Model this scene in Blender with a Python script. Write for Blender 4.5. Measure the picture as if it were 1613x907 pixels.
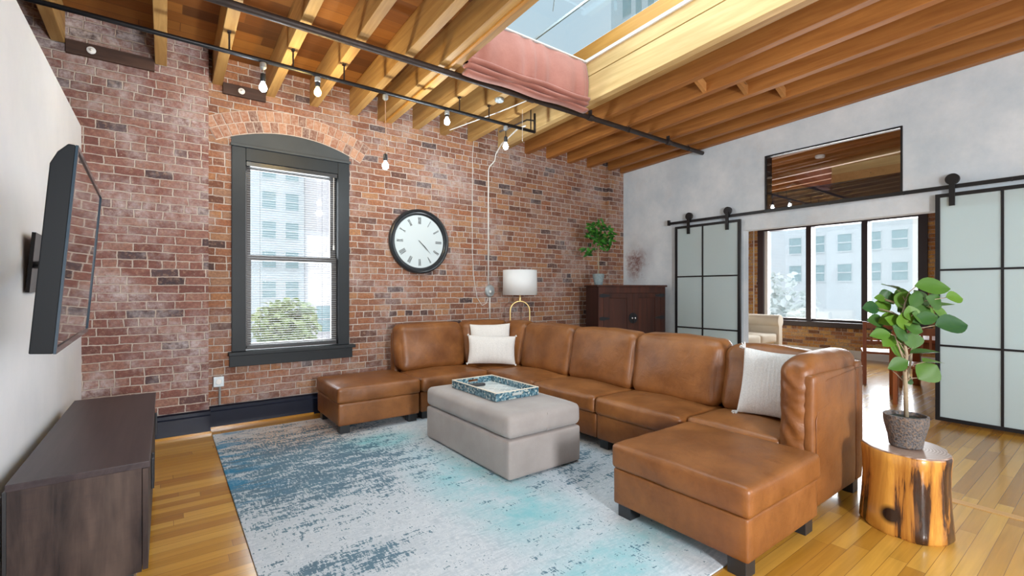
import bpy, bmesh, math, random
from mathutils import Vector, Matrix, noise
random.seed(7)
for o in list(bpy.data.objects): bpy.data.objects.remove(o)
S = bpy.context.scene
COL = S.collection
PI = math.pi

# ------------------------------------------------------------------ camera, world, light, exposure
F = 733.0
cam = bpy.data.cameras.new('camera'); camo = bpy.data.objects.new('camera', cam); COL.objects.link(camo)
cam.sensor_fit = 'HORIZONTAL'; cam.sensor_width = 36; cam.lens = 36*F/1613
cam.shift_y = (457-453.5)/1613
cam.clip_start = .05; cam.clip_end = 400
camo.location = (0, 0, 1.35); camo.rotation_euler = (PI/2, 0, -math.radians(36.7))
S.camera = camo
S.view_settings.view_transform = 'Standard'; S.view_settings.look = 'None'
S.view_settings.gamma = 1; S.view_settings.use_curve_mapping = False
S.view_settings.exposure = 0.36

W = bpy.data.worlds.new('World'); S.world = W; W.use_nodes = True
bg = W.node_tree.nodes['Background']; bg.inputs[0].default_value = (.80, .90, 1.0, 1); bg.inputs[1].default_value = 1.2

def lamp(kind, name, loc, energy, color=(1,1,1), size=.1, size_y=None, rot=(0,0,0), parent=None):
    l = bpy.data.lights.new(name, kind); l.energy = energy; l.color = color
    if kind == 'AREA':
        l.shape = 'RECTANGLE'; l.size = size; l.size_y = size_y or size
    elif kind == 'POINT': l.shadow_soft_size = size
    elif kind == 'SUN': l.angle = size
    o = bpy.data.objects.new(name, l); COL.objects.link(o); o.location = loc; o.rotation_euler = rot
    if parent: o.parent = parent
    return o
# daylight falling in through the skylight, the sash window and the far window band
lamp('AREA', 'skylight_daylight', (3.0, 2.0, 4.6), 140, (.88,.95,1), 1.8, 3.2, (0,0,0))
lamp('AREA', 'sash_daylight', (1.1, 6.1, 1.75), 70, (.88,.95,1), 1.1, 2.2, (-PI/2,0,0))
lamp('AREA', 'far_window_daylight', (11.6, 3.7, 1.9), 330, (.92,.97,1), 2.6, 2.4, (0,PI/2,0))

# daylight from the window behind the photographer that throws the television's shadow
lamp('AREA', 'unseen_rear_daylight', (.98, -2.45, 1.62), 200, (.95,.97,1), .5, .8, (PI/2,0,0))
lamp('AREA', 'unseen_rear_daylight', (4.3, -2.45, 1.9), 40, (.93,.97,1), 2.4, 1.9, (PI/2,0,0))  # added fill at a second, unseen rear opening

# ------------------------------------------------------------------ node helpers
class NT:
    def __init__(s, name):
        s.m = bpy.data.materials.new(name); s.m.use_nodes = True; s.t = s.m.node_tree
        s.t.nodes.clear(); s.out = s.t.nodes.new('ShaderNodeOutputMaterial')
    def n(s, typ, ins=None, **props):
        nd = s.t.nodes.new(typ)
        for k, v in props.items(): setattr(nd, k, v)
        for k, v in (ins or {}).items(): s.set(nd, k, v)
        return nd
    def set(s, nd, k, v):
        i = nd.inputs[k]
        if isinstance(v, bpy.types.NodeSocket): s.t.links.new(v, i)
        else:
            if hasattr(i, 'default_value') and hasattr(i.default_value, '__len__') and not isinstance(v, str):
                v = tuple(v)
                if len(i.default_value) == 4 and len(v) == 3: v = v+(1,)
            i.default_value = v
    def math(s, op, a, b=0, c=None, clamp=False):
        ins = {0:a, 1:b}
        if c is not None: ins[2] = c
        nd = s.n('ShaderNodeMath', ins, operation=op); nd.use_clamp = clamp
        return nd.outputs[0]
    def mix(s, f, a, b, blend='MIX'):
        nd = s.n('ShaderNodeMix', data_type='RGBA', blend_type=blend)
        s.set(nd, 0, f); s.set(nd, 6, a); s.set(nd, 7, b)
        return nd.outputs[2]
    def ramp(s, f, stops, interp='LINEAR'):
        nd = s.n('ShaderNodeValToRGB', {0:f}); cr = nd.color_ramp; cr.interpolation = interp
        while len(cr.elements) < len(stops): cr.elements.new(.5)
        for e, (p, c) in zip(cr.elements, stops):
            e.position = p; e.color = (c, c, c, 1) if isinstance(c, (int, float)) else tuple(c)+(1,)
        return nd.outputs[0]
    def co(s): return s.n('ShaderNodeTexCoord').outputs['Object']
    def xyz(s, v):
        return s.n('ShaderNodeSeparateXYZ', {0:v}).outputs
    def comb(s, x, y, z): return s.n('ShaderNodeCombineXYZ', {0:x, 1:y, 2:z}).outputs[0]
    def mapn(s, v, scale=(1,1,1), loc=(0,0,0), rot=(0,0,0)):
        return s.n('ShaderNodeMapping', {0:v, 'Location':loc, 'Rotation':rot, 'Scale':scale}).outputs[0]
    def noise(s, v, scale=5, detail=4, rough=.55, dist=0):
        return s.n('ShaderNodeTexNoise', {'Vector':v, 'Scale':scale, 'Detail':detail, 'Roughness':rough, 'Distortion':dist}).outputs[0]
    def bump(s, h, strength=.3, dist=.01, normal=None):
        ins = {'Height':h, 'Strength':strength, 'Distance':dist}
        if normal: ins['Normal'] = normal
        return s.n('ShaderNodeBump', ins).outputs[0]
    def bsdf(s, **k):
        ins = {{'color':'Base Color','rough':'Roughness','metal':'Metallic','normal':'Normal','spec':'Specular IOR Level','coat':'Coat Weight','coatr':'Coat Roughness','emit':'Emission Color','es':'Emission Strength','trans':'Transmission Weight','sheen':'Sheen Weight','sss':'Subsurface Weight','alpha':'Alpha'}[a]:b for a, b in k.items()}
        nd = s.n('ShaderNodeBsdfPrincipled', ins)
        s.t.links.new(nd.outputs[0], s.out.inputs[0]); return nd.outputs[0]
    def surf(s, sh): s.t.links.new(sh, s.out.inputs[0])

def simple(name, col, rough=.5, metal=0, spec=.5, nscale=0, namt=.1, bump=0, **k):
    t = NT(name); c = col; kw = {}
    if nscale:
        f = t.noise(t.co(), nscale, 5)
        c = t.mix(f, [x*(1-namt) for x in col], [min(1, x*(1+namt)) for x in col])
        if bump: kw['normal'] = t.bump(f, bump, .005)
    t.bsdf(color=c, rough=rough, metal=metal, spec=spec, **kw, **k)
    return t.m

def brick_mat(name, axis, tone='red', pale=.3):
    t = NT(name); v = t.co(); x, y, z = t.xyz(v)[:3]
    u = {'x':x, 'y':y}[axis]
    wob = t.math('MULTIPLY', t.math('SUBTRACT', t.noise(v, 9, 5, .65), .5), .028)
    wob2 = t.math('MULTIPLY', t.math('SUBTRACT', t.noise(t.mapn(v, loc=(3,3,3)), 7, 5, .65), .5), .026)
    zz = t.math('ADD', z, wob2)
    rs_ = t.n('ShaderNodeTexWhiteNoise', {1:t.math('FLOOR', t.math('DIVIDE', zz, .0735))}, noise_dimensions='1D').outputs[0]
    p = t.comb(t.math('ADD', t.math('ADD', u, wob), t.math('MULTIPLY', rs_, .07)), zz, 0)
    b = t.n('ShaderNodeTexBrick', {'Vector':p, 'Color1':(0,0,0), 'Color2':(1,1,1), 'Mortar':(.5,.5,.5), 'Scale':1,
        'Mortar Size':t.math('ADD', .0028, t.math('MULTIPLY', t.noise(v, 11, 4, .7), .0075)), 'Mortar Smooth':.5, 'Bias':0, 'Brick Width':.205, 'Row Height':.0735},
        offset=.5, offset_frequency=2, squash=.5, squash_frequency=7)
    rnd = b.outputs[0]; fac = b.outputs[1]
    if tone == 'red':
        st = [(0,(.05,.045,.05)),(.05,(.09,.06,.055)),(.09,(.18,.08,.05)),(.30,(.27,.115,.07)),(.5,(.34,.165,.095)),(.7,(.35,.14,.07)),(.88,(.45,.225,.105)),(1,(.35,.21,.14))]
    elif tone == 'wine':
        st = [(0,(.05,.045,.055)),(.05,(.09,.07,.08)),(.1,(.18,.08,.07)),(.5,(.26,.115,.095)),(.75,(.31,.155,.125)),(1,(.36,.20,.155))]
    else:
        st = [(0,(.14,.07,.03)),(.2,(.42,.17,.05)),(.5,(.72,.37,.10)),(.8,(.85,.52,.16)),(1,(.8,.52,.2))]
    c = t.ramp(rnd, st)
    f1 = t.noise(v, 45, 5, .7)
    c = t.mix(t.ramp(f1, [(.35,0),(.72,.75)]), c, (.12,.06,.05))
    c = t.mix(t.ramp(t.noise(v, 28, 5, .75), [(.52,0),(.7,.55)]), c, (.46,.31,.22))
    f2 = t.noise(v, 1.3, 6, .7)
    smear = t.math('MULTIPLY', t.ramp(f2, [(.46,0),(.64,1)]), t.ramp(t.noise(v, 18, 6, .75), [(.38,.15),(.62,1.3)]))
    c = t.mix(t.math('MULTIPLY', smear, pale), c, (.56,.50,.50))
    f3 = t.noise(v, 20, 4, .7)
    c = t.mix(t.ramp(f3, [(.66,0),(.74,.5)]), c, (.62,.55,.5))
    mort = t.mix(t.noise(v, 6, 4), (.36,.28,.24), (.70,.61,.54))
    c = t.mix(fac, c, mort)
    h = t.math('ADD', t.math('MULTIPLY', fac, -1), t.math('MULTIPLY', f1, .45))
    t.bsdf(color=c, rough=.9, spec=.12, normal=t.bump(h, .9, .014))
    return t.m

def wood_mat(name, c0, c1, axis='y', scale=1, rough=.55, obj_rand=.25, knots=True, bumpv=.15, spec=.4, dark=(.10,.045,.02)):
    t = NT(name); v = t.co()
    rn = t.n('ShaderNodeObjectInfo').outputs['Random']
    v2 = t.n('ShaderNodeVectorMath', {0:v, 1:t.comb(t.math('MULTIPLY', rn, 17), t.math('MULTIPLY', rn, 5), rn)}, operation='ADD').outputs[0]
    sc = {'x':(1.2,22,22), 'y':(22,1.2,22), 'z':(22,22,1.2)}[axis]
    f = t.noise(t.mapn(v2, tuple(s*scale for s in sc)), 1, 6, .6, .6)
    f = t.ramp(f, [(.3,0),(.7,1)])
    c = t.mix(f, c0, c1)
    g = t.noise(t.mapn(v2, tuple(s*.35*scale for s in {'x':(1,4,4),'y':(4,1,4),'z':(4,4,1)}[axis])), 1.6, 4)
    c = t.mix(t.ramp(g, [(.35,0),(.75,.55)]), c, [a*.62 for a in c0])
    if knots:
        k = t.n('ShaderNodeTexVoronoi', {'Vector':t.mapn(v2, {'x':(1,3.2,3.2),'y':(3.2,1,3.2),'z':(3.2,3.2,1)}[axis]), 'Scale':1.3}).outputs[0]
        c = t.mix(t.ramp(k, [(.02,.8),(.07,0)]), c, dark)
    if obj_rand:
        br = t.math('ADD', 1-obj_rand/2, t.math('MULTIPLY', rn, obj_rand))
        c = t.mix(1.0, c, t.comb(br, br, br), 'MULTIPLY')
    t.bsdf(color=c, rough=rough, spec=spec, normal=t.bump(f, bumpv, .004))
    return t.m

def plank_mat(name, stops, length, width, along='x', rough=.25, gap=.0014, coat=.3, spec=.5, flip=False, grain=(.75, 1.0), gapc=(.12,.05,.015)):
    t = NT(name); v = t.co(); x, y, z = t.xyz(v)[:3]
    if along != 'x': x, y = y, x
    row = t.math('FLOOR', t.math('DIVIDE', y, width))
    wn_ = t.n('ShaderNodeTexWhiteNoise', {1:row}, noise_dimensions='1D').outputs[0]
    p = t.comb(t.math('ADD', x, t.math('MULTIPLY', wn_, length*7.3)), y, 0)
    b = t.n('ShaderNodeTexBrick', {'Vector':p, 'Color1':(0,0,0), 'Color2':(1,1,1), 'Mortar':(.5,.5,.5), 'Scale':1,
        'Mortar Size':gap, 'Mortar Smooth':.2, 'Bias':0, 'Brick Width':length, 'Row Height':width}, offset=0, offset_frequency=1)
    c = t.ramp(b.outputs[0], stops)
    sc = (1.5,30,1) if along == 'x' else (30,1.5,1)
    g = t.noise(t.mapn(v, sc), 1, 6, .6, .8)
    gr = t.math('ADD', grain[0], t.math('MULTIPLY', g, 2*(grain[1]-grain[0])))
    c = t.mix(1.0, c, t.comb(gr, gr, gr), 'MULTIPLY')
    c = t.mix(t.math('MULTIPLY', b.outputs[1], .8), c, gapc)
    w = t.noise(v, .9, 4)
    r = t.math('ADD', rough, t.math('MULTIPLY', w, .15))
    t.bsdf(color=c, rough=r, spec=spec, coat=coat, coatr=.15, normal=t.bump(t.math('MULTIPLY', b.outputs[1], -1), .25, .002))
    return t.m

M = {}
M['brick'] = brick_mat('brick_red', 'x', 'red', .45)
M['brick_wine_lit'] = brick_mat('brick_wine_lit', 'x', 'wine', .7)
M['brick_far'] = brick_mat('brick_amber_lit', 'y', 'amber', .2)  # amber brick, colour brightened to offset the shade on this backlit wall
M['joist'] = wood_mat('joist_wood', (.36,.185,.055), (.60,.37,.13), 'y')
M['joist_russet'] = wood_mat('joist_russet_wood_light', (.30,.105,.022), (.50,.21,.05), 'y')  # redder joist wood; part of the difference is light put into the colour
M['joist_pale'] = wood_mat('pale_lit_pine', (.62,.40,.16), (.84,.60,.28), 'y', obj_rand=.06, bumpv=.05)  # pine; part of the paleness is skylight brightness put into the colour
M['bridging'] = wood_mat('bridging_wood', (.46,.20,.06), (.60,.30,.10), 'x')
M['orange_ply'] = wood_mat('orange_board', (.50,.22,.035), (.66,.33,.07), 'y')
M['deck'] = plank_mat('roof_deck_boards', [(0,(.10,.035,.008)),(.3,(.19,.065,.012)),(.6,(.27,.10,.018)),(1,(.36,.15,.03))], 2.4, .15, 'x', .6, .003, 0, .3)
M['floor'] = plank_mat('maple_strip_floor', [(0,(.31,.135,.017)),(.35,(.41,.20,.026)),(.7,(.48,.245,.036)),(1,(.54,.30,.055))], 1.3, .075, 'x', .14, .0011, .25, grain=(.72,1.04))
M['window_paint'] = simple('charcoal_paint', (.010,.014,.017), .5, spec=.35, nscale=6, namt=.3)
M['navy'] = simple('navy_black_paint', (.004,.007,.020), .4, spec=.3, nscale=8, namt=.3)
M['black'] = simple('black_metal', (.012,.013,.016), .4, .3)
M['black_plastic'] = simple('black_plastic', (.02,.022,.025), .35)
M['pipe'] = simple('old_iron_pipe', (.05,.038,.034), .5, .4, nscale=25, namt=.5)
M['white'] = simple('white_paint', (.78,.78,.76), .5)
M['galv'] = simple('galvanised_steel', (.45,.50,.52), .4, .6, nscale=30, namt=.2)
M['gold'] = simple('brushed_brass', (.80,.58,.25), .3, .9)
M['cord'] = simple('white_cord', (.72,.70,.66), .6)
M['brown_cord'] = simple('brown_cord', (.35,.22,.15), .7)

def plaster(name, c0, c1, stain=0):
    t = NT(name); v = t.co()
    f = t.noise(v, 1.6, 7, .65); g = t.noise(v, 12, 5, .6)
    c = t.mix(t.ramp(f, [(.3,0),(.7,1)]), c0, c1)
    if stain:
        x, y, z = t.xyz(v)[:3]
        wx = t.math('MULTIPLY', t.math('SUBTRACT', t.noise(v, 3.5, 6, .75), .5), .65)
        a = t.math('DIVIDE', t.math('ADD', t.math('SUBTRACT', y, 5.09), wx), .24)
        # stain leans up and away: centre shifts with height
        a = t.math('ADD', a, t.math('MULTIPLY', t.math('SUBTRACT', z, 1.78), .4))
        bz = t.math('DIVIDE', t.math('ADD', t.math('SUBTRACT', z, 1.80), t.math('MULTIPLY', wx, .8)), .34)
        d = t.math('SQRT', t.math('ADD', t.math('MULTIPLY', a, a), t.math('MULTIPLY', bz, bz)))
        mk = t.math('MULTIPLY', t.ramp(d, [(.35,1),(1.35,0)]), t.ramp(t.noise(v, 16, 5, .8), [(.35,.3),(.55,1)]))
        c = t.mix(mk, c, (.26,.15,.14))
        c = t.mix(t.math('MULTIPLY', t.ramp(t.noise(t.mapn(v, loc=(5,2,1)), 1.1, 6, .7), [(.55,0),(.72,.35)]), 1), c, (.62,.56,.52))
    t.bsdf(color=c, rough=.75, spec=.25, normal=t.bump(t.math('ADD', f, t.math('MULTIPLY', g, .25)), .35, .015))
    return t.m
M['plaster'] = plaster('limewashed_plaster', (.54,.63,.70), (.78,.83,.87), 1)
M['plaster_white'] = plaster('white_plaster', (.69,.71,.75), (.78,.79,.82))

def leather():
    t = NT('cognac_leather'); v = t.co()
    rn = t.n('ShaderNodeObjectInfo').outputs['Random']
    f = t.noise(v, 3.2, 6, .6); g = t.noise(v, 160, 3, .5)
    c = t.mix(t.ramp(f, [(.3,0),(.72,1)]), (.125,.038,.007), (.295,.112,.028))
    c = t.mix(t.math('MULTIPLY', rn, .22), c, (.34,.14,.042))
    c = t.mix(t.ramp(t.noise(v, 14, 6, .7), [(.5,0),(.75,.4)]), c, (.11,.032,.008))
    w = t.noise(t.mapn(v, (1,1,1)), 9, 5, .55, 1.2)
    h = t.math('ADD', t.math('MULTIPLY', g, .12), t.math('MULTIPLY', w, .8))
    t.bsdf(color=c, rough=t.math('ADD', .33, t.math('MULTIPLY', f, .18)), spec=.5, normal=t.bump(h, .30, .016))
    return t.m
M['leather'] = leather()

def fabric(name, c0, c1, scale=220, rough=.9, bump=.25, big=3):
    t = NT(name); v = t.co()
    f = t.noise(v, scale, 3, .7); g = t.noise(v, big, 5, .6)
    c = t.mix(t.math('ADD', t.math('MULTIPLY', f, .45), t.math('MULTIPLY', t.ramp(g, [(.3,0),(.7,1)]), .55)), c0, c1)
    t.bsdf(color=c, rough=rough, spec=.2, sheen=.2, normal=t.bump(f, bump, .003))
    return t.m
M['grey_fabric'] = fabric('grey_microsuede', (.25,.22,.205), (.40,.365,.345))
M['cream_fabric'] = fabric('cream_upholstery', (.62,.54,.42), (.76,.68,.55))
M['rose_fabric'] = fabric('dusty_rose_cloth', (.25,.085,.06), (.44,.19,.15), 90, .8, .15, 2.5)

def knit(name, c, stripe):
    t = NT(name); v = t.co()
    wv = t.n('ShaderNodeTexWave', {'Vector':v, 'Scale':stripe, 'Distortion':1.5, 'Detail':3, 'Detail Scale':3}, bands_direction='X').outputs[1]
    f = t.noise(v, 120, 3, .7)
    h = t.math('ADD', t.math('MULTIPLY', wv, .35), f)
    col = t.mix(t.ramp(f, [(.3,0),(.7,1)]), [a*.80 for a in c], c)
    t.bsdf(color=col, rough=.95, spec=.1, sheen=.3, normal=t.bump(h, .6, .004)); return t.m
M['knit'] = knit('white_knit', (.80,.80,.79), 13)
M['boucle'] = knit('offwhite_textured_weave', (.76,.73,.69), 6)

def rug():
    t = NT('distressed_rug_pile'); v = t.co(); x, y, z = t.xyz(v)[:3]
    st = t.noise(t.mapn(v, (2.4, 7, 1)), 1.6, 9, .74)
    st2 = t.noise(t.mapn(v, (14, 60, 1), loc=(2,4,0)), 1.2, 5, .7)
    st3 = t.noise(t.mapn(v, (60, 14, 1), loc=(7,1,0)), 1.2, 5, .7)
    big = t.noise(t.mapn(v, loc=(4.2,1.7,0)), .8, 3, .5)
    def blob(cx, cy, rx, ry, rot=0):
        p = t.mapn(v, (1,1,1), (-cx, -cy, 0)); px, py, _ = t.xyz(p)[:3]
        ca, sa = math.cos(rot), math.sin(rot)
        a = t.math('DIVIDE', t.math('ADD', t.math('MULTIPLY', px, ca), t.math('MULTIPLY', py, sa)), rx)
        b = t.math('DIVIDE', t.math('SUBTRACT', t.math('MULTIPLY', py, ca), t.math('MULTIPLY', px, sa)), ry)
        d = t.math('SQRT', t.math('ADD', t.math('MULTIPLY', a, a), t.math('MULTIPLY', b, b)))
        return t.ramp(d, [(.35,1),(1.0,0)])
    base = t.mix(t.ramp(st, [(.3,0),(.7,1)]), (.36,.43,.49), (.60,.65,.69))
    base = t.mix(t.ramp(t.math('ADD', t.math('MULTIPLY', st2, .6), t.math('MULTIPLY', st3, .4)), [(.47,0),(.60,.6)]), base, (.74,.77,.79))
    # cream/tan flecks
    base = t.mix(t.math('MULTIPLY', blob(1.0,4.7,.75,.7), t.ramp(st, [(.38,.25),(.52,.9)])), base, (.50,.36,.27))
    # turquoise bands
    cy = t.math('MAXIMUM', blob(1.75,2.6,.45,1.3,0), blob(1.9,1.55,.9,.30,0))
    cy = t.math('MAXIMUM', cy, blob(1.55,4.0,.5,.35,0))
    cy = t.math('MULTIPLY', cy, t.ramp(t.noise(v, 2.6, 6, .7), [(.34,.12),(.62,.85)]))
    base = t.mix(cy, base, (.20,.49,.54))
    # dark teal distressed weave
    dk = t.math('MAXIMUM', blob(.85,3.85,1.25,1.45), t.math('MULTIPLY', blob(.75,2.3,.5,.22), .8))
    dk = t.math('MAXIMUM', dk, t.math('MULTIPLY', blob(2.5,2.7,.7,.8), .75))
    dk = t.math('MAXIMUM', dk, t.math('MULTIPLY', blob(1.3,4.6,.8,.4), .8))
    def cen(q, k): return t.math('MULTIPLY', t.math('SUBTRACT', q, .5), k)
    val = t.math('ADD', cen(st, 2.1), t.math('ADD', cen(st2, 1.5), cen(st3, 1.7)))
    val = t.math('ADD', val, t.math('ADD', t.math('MULTIPLY', dk, .46), cen(big, .5)))
    mk = t.ramp(t.math('SUBTRACT', val, .30), [(.0,0),(.09,1)])
    base = t.mix(t.math('MULTIPLY', mk, .85), base, t.mix(t.noise(v, 3, 4), (.006,.045,.09), (.06,.19,.27)))
    # saturated blue on the left border
    lb = t.math('MULTIPLY', t.ramp(x, [(.36,1),(.75,0)]), t.ramp(t.noise(t.mapn(v,(1,3,1)), 1.8, 5, .6), [(.50,0),(.56,1)]))
    lb = t.math('MULTIPLY', lb, t.ramp(t.math('DIVIDE', y, 5), [(.62,0),(.72,1)]))
    base = t.mix(t.math('MULTIPLY', lb, .85), base, (.03,.20,.36))
    t.bsdf(color=base, rough=.95, spec=.05, normal=t.bump(t.noise(v, 260, 2), .4, .004))
    return t.m
M['rug'] = rug()

def console_mat():
    t = NT('weathered_dark_oak'); v = t.co()
    f = t.noise(t.mapn(v, (14, 14, 1.6)), 1, 6, .65, .4)
    g = t.noise(t.mapn(v, (8, 8, 90)), 1, 4, .6)
    h = t.noise(t.mapn(v, (3,3,1)), 1.5, 4)
    c = t.mix(t.ramp(f, [(.3,0),(.72,1)]), (.010,.007,.008), (.075,.050,.042))
    c = t.mix(t.ramp(g, [(.5,0),(.8,.45)]), c, (.02,.017,.02))
    c = t.mix(t.ramp(h, [(.5,0),(.75,.5)]), c, (.14,.10,.08))
    t.bsdf(color=c, rough=.55, spec=.25, normal=t.bump(f, .3, .003)); return t.m
M['console'] = console_mat()
M['console_top'] = wood_mat('weathered_oak_top', (.022,.015,.019), (.060,.043,.046), 'y', obj_rand=0, knots=False, rough=.38, bumpv=.08)
M['cabinet'] = wood_mat('dark_mahogany', (.022,.006,.004), (.085,.022,.010), 'z', .5, .6, 0, False, .08)
M['cabinet_side'] = wood_mat('dark_mahogany_carcass', (.018,.005,.005), (.045,.012,.009), 'z', .5, .4, 0, False, .08)
M['red_wood'] = wood_mat('red_oak', (.26,.065,.02), (.42,.13,.04), 'z', .6, .3, .2, False, .05)
M['dark_timber'] = wood_mat('old_dark_timber', (.035,.018,.014), (.09,.045,.03), 'x', 1, .7, 0, False, .3)
M['beam_grey'] = simple('dark_grey_steel', (.035,.035,.055), .9, spec=.05, nscale=3, namt=.3)

def glass(name, tint=(1,1,1), refl=.06):
    t = NT(name)
    tr = t.n('ShaderNodeBsdfTransparent', {0:tint}).outputs[0]
    gl = t.n('ShaderNodeBsdfGlossy', {0:(1,1,1), 'Roughness':.02}).outputs[0]
    lw = t.n('ShaderNodeLayerWeight', {'Blend':.5}).outputs['Facing']
    f = t.math('ADD', t.math('MULTIPLY', t.math('POWER', lw, 5), .85), refl, clamp=True)
    t.surf(t.n('ShaderNodeMixShader', {0:f, 1:tr, 2:gl}).outputs[0]); return t.m
M['glass'] = glass('clear_glass')
M['sky_glass'] = glass('tinted_skylight_glass', (.66,.73,.75), .045)  # tint added to hold down the sky's brightness through the skylight
M['transom_glass'] = glass('transom_glass', (.95,.93,.92), .07)
def frosted():
    t = NT('frosted_glass'); 
    d = t.n('ShaderNodeBsdfDiffuse', {0:(.72,.83,.85)}).outputs[0]
    tl = t.n('ShaderNodeBsdfTranslucent', {0:(.68,.84,.86)}).outputs[0]
    gl = t.n('ShaderNodeBsdfGlossy', {0:(1,1,1), 'Roughness':.22}).outputs[0]
    a = t.n('ShaderNodeMixShader', {0:.42, 1:d, 2:tl}).outputs[0]
    f = t.math('ADD', t.math('MULTIPLY', t.math('POWER', t.n('ShaderNodeLayerWeight', {'Blend':.5}).outputs['Facing'], 5), .8), .04)
    t.surf(t.n('ShaderNodeMixShader', {0:f, 1:a, 2:gl}).outputs[0]); return t.m
M['frosted'] = frosted()
def emit(name, col, s):
    t = NT(name); t.surf(t.n('ShaderNodeEmission', {0:tuple(col)+(1,), 1:s}).outputs[0]); return t.m
def shade_mat():
    t = NT('white_linen_shade'); v = t.co(); f = t.noise(v, 150, 2)
    c = t.mix(f, (.9,.92,.92), (.96,.97,.97))
    d = t.n('ShaderNodeBsdfDiffuse', {0:c}).outputs[0]; tl = t.n('ShaderNodeBsdfTranslucent', {0:c}).outputs[0]
    t.surf(t.n('ShaderNodeMixShader', {0:.4, 1:d, 2:tl}).outputs[0]); return t.m
M['shade'] = shade_mat()
M['blind'] = simple('grey_blind_slat', (.30,.31,.31), .5)
def screen():
    t = NT('tv_screen'); t.bsdf(color=(.006,.006,.008), rough=.035, spec=1.0, coat=1.0, coatr=.02); return t.m
M['screen'] = screen()
def leaf_mat(name, c0, c1):
    t = NT(name); v = t.co(); r = t.n('ShaderNodeNewGeometry').outputs['Random Per Island']
    c = t.mix(r, c0, c1)
    c = t.mix(t.math('MULTIPLY', t.noise(v, 30, 3), .3), c, [min(1, a*1.15) for a in c1])
    t.bsdf(color=c, rough=.45, spec=.25); return t.m
M['leaf'] = leaf_mat('rubber_plant_leaf', (.006,.045,.020), (.085,.18,.014))
M['leaf2'] = leaf_mat('small_tree_leaf', (.008,.05,.012), (.05,.20,.02))
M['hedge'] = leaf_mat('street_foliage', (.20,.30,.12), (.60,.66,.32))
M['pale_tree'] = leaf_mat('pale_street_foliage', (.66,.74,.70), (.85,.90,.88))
M['bark'] = simple('plant_stem', (.30,.24,.16), .8, nscale=40, namt=.4, bump=.4)
M['soil'] = simple('potting_soil', (.02,.03,.02), .95, nscale=60, namt=.5, bump=.6)
def pot_mat(name, c0, c1, c2):
    t = NT(name); v = t.co()
    f = t.noise(v, 60, 6, .75, 1); g = t.n('ShaderNodeTexVoronoi', {'Vector':v, 'Scale':90}).outputs[0]
    c = t.mix(t.ramp(f, [(.4,0),(.6,1)]), c0, c1); c = t.mix(t.ramp(g, [(.45,0),(.7,.7)]), c, c2)
    t.bsdf(color=c, rough=.75, normal=t.bump(t.math('ADD', f, g), .8, .008)); return t.m
M['pot'] = pot_mat('rough_stone_pot', (.055,.055,.06), (.16,.15,.15), (.24,.17,.12))
M['pot_blue'] = pot_mat('blue_grey_pot', (.17,.23,.25), (.25,.32,.34), (.3,.36,.37))
def stump_side():
    t = NT('lacquered_log_side'); v = t.co()
    f = t.noise(t.mapn(v, (9, 9, .9)), 1, 6, .6, .5)
    g = t.noise(t.mapn(v, (30, 30, 3)), 1, 4, .6)
    c = t.ramp(f, [(.30,(.008,.006,.005)),(.425,(.05,.02,.012)),(.455,(.40,.16,.03)),(.56,(.66,.33,.06)),(.72,(.52,.23,.04))])
    c = t.mix(t.ramp(g, [(.5,0),(.75,.5)]), c, (.36,.14,.03))
    # a round knot
    x, y, z = t.xyz(v)[:3]
    d = t.n('ShaderNodeVectorMath', {0:v, 1:(-.190,.02,.11)}, operation='DISTANCE').outputs['Value']
    c = t.mix(t.ramp(d, [(.035,1),(.06,0)]), c, (.02,.009,.007))
    t.bsdf(color=c, rough=.25, spec=.5, coat=.4, normal=t.bump(f, .5, .012)); return t.m
M['stump'] = stump_side()
def stump_top():
    t = NT('log_end_grain'); v = t.co(); x, y, z = t.xyz(v)[:3]
    w = t.n('ShaderNodeTexWave', {'Vector':t.comb(x, y, 0), 'Scale':22, 'Distortion':2.5, 'Detail':3}, wave_type='RINGS', rings_direction='Z').outputs[1]
    c = t.mix(w, (.20,.12,.085), (.42,.31,.25))
    c = t.mix(t.ramp(t.noise(v, 5, 5), [(.5,0),(.7,.6)]), c, (.14,.08,.06))
    t.bsdf(color=c, rough=.35, spec=.5); return t.m
M['stump_top'] = stump_top()
def tray_mat():
    t = NT('mosaic_shell_inlay'); v = t.co()
    g = t.n('ShaderNodeTexVoronoi', {'Vector':v, 'Scale':70}); r = g.outputs[1]
    rr = t.xyz(r)[0]
    c = t.ramp(rr, [(0,(.02,.06,.09)),(.5,(.06,.15,.20)),(.8,(.16,.28,.33)),(1,(.45,.50,.46))])
    t.bsdf(color=c, rough=.2, spec=.6); return t.m
M['tray'] = tray_mat()
def tray_floor():
    t = NT('tray_pattern'); v = t.co()
    a = t.n('ShaderNodeTexBrick', {'Vector':t.mapn(v, rot=(0,0,.78)), 'Color1':(.05,.12,.15), 'Color2':(.70,.74,.72), 'Mortar':(.75,.78,.75), 'Scale':1, 'Mortar Size':.006, 'Brick Width':.10, 'Row Height':.032, 'Bias':.45}, offset=.5).outputs[0]
    t.bsdf(color=a, rough=.2, spec=.6); return t.m
M['tray_floor'] = tray_floor()
M['ivory'] = simple('ivory_edge', (.78,.72,.60), .35)
M['clock_face'] = simple('clock_paper', (.55,.62,.63), .5)
M['clock_mark'] = simple('grey_numeral_ink', (.12,.13,.13), .6)
M['facade'] = simple('hazed_stucco', (.78,.84,.85), .9, nscale=.4, namt=.06)  # stucco lightened so the colour carries the outdoor haze
M['facade_pink'] = simple('pinkish_stucco', (.84,.78,.78), .9, nscale=.4, namt=.05)
M['facade_cream'] = simple('cream_stucco', (.90,.85,.76), .9)
M['facade_blue'] = simple('blue_tower_cladding', (.42,.66,.80), .6)
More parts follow.
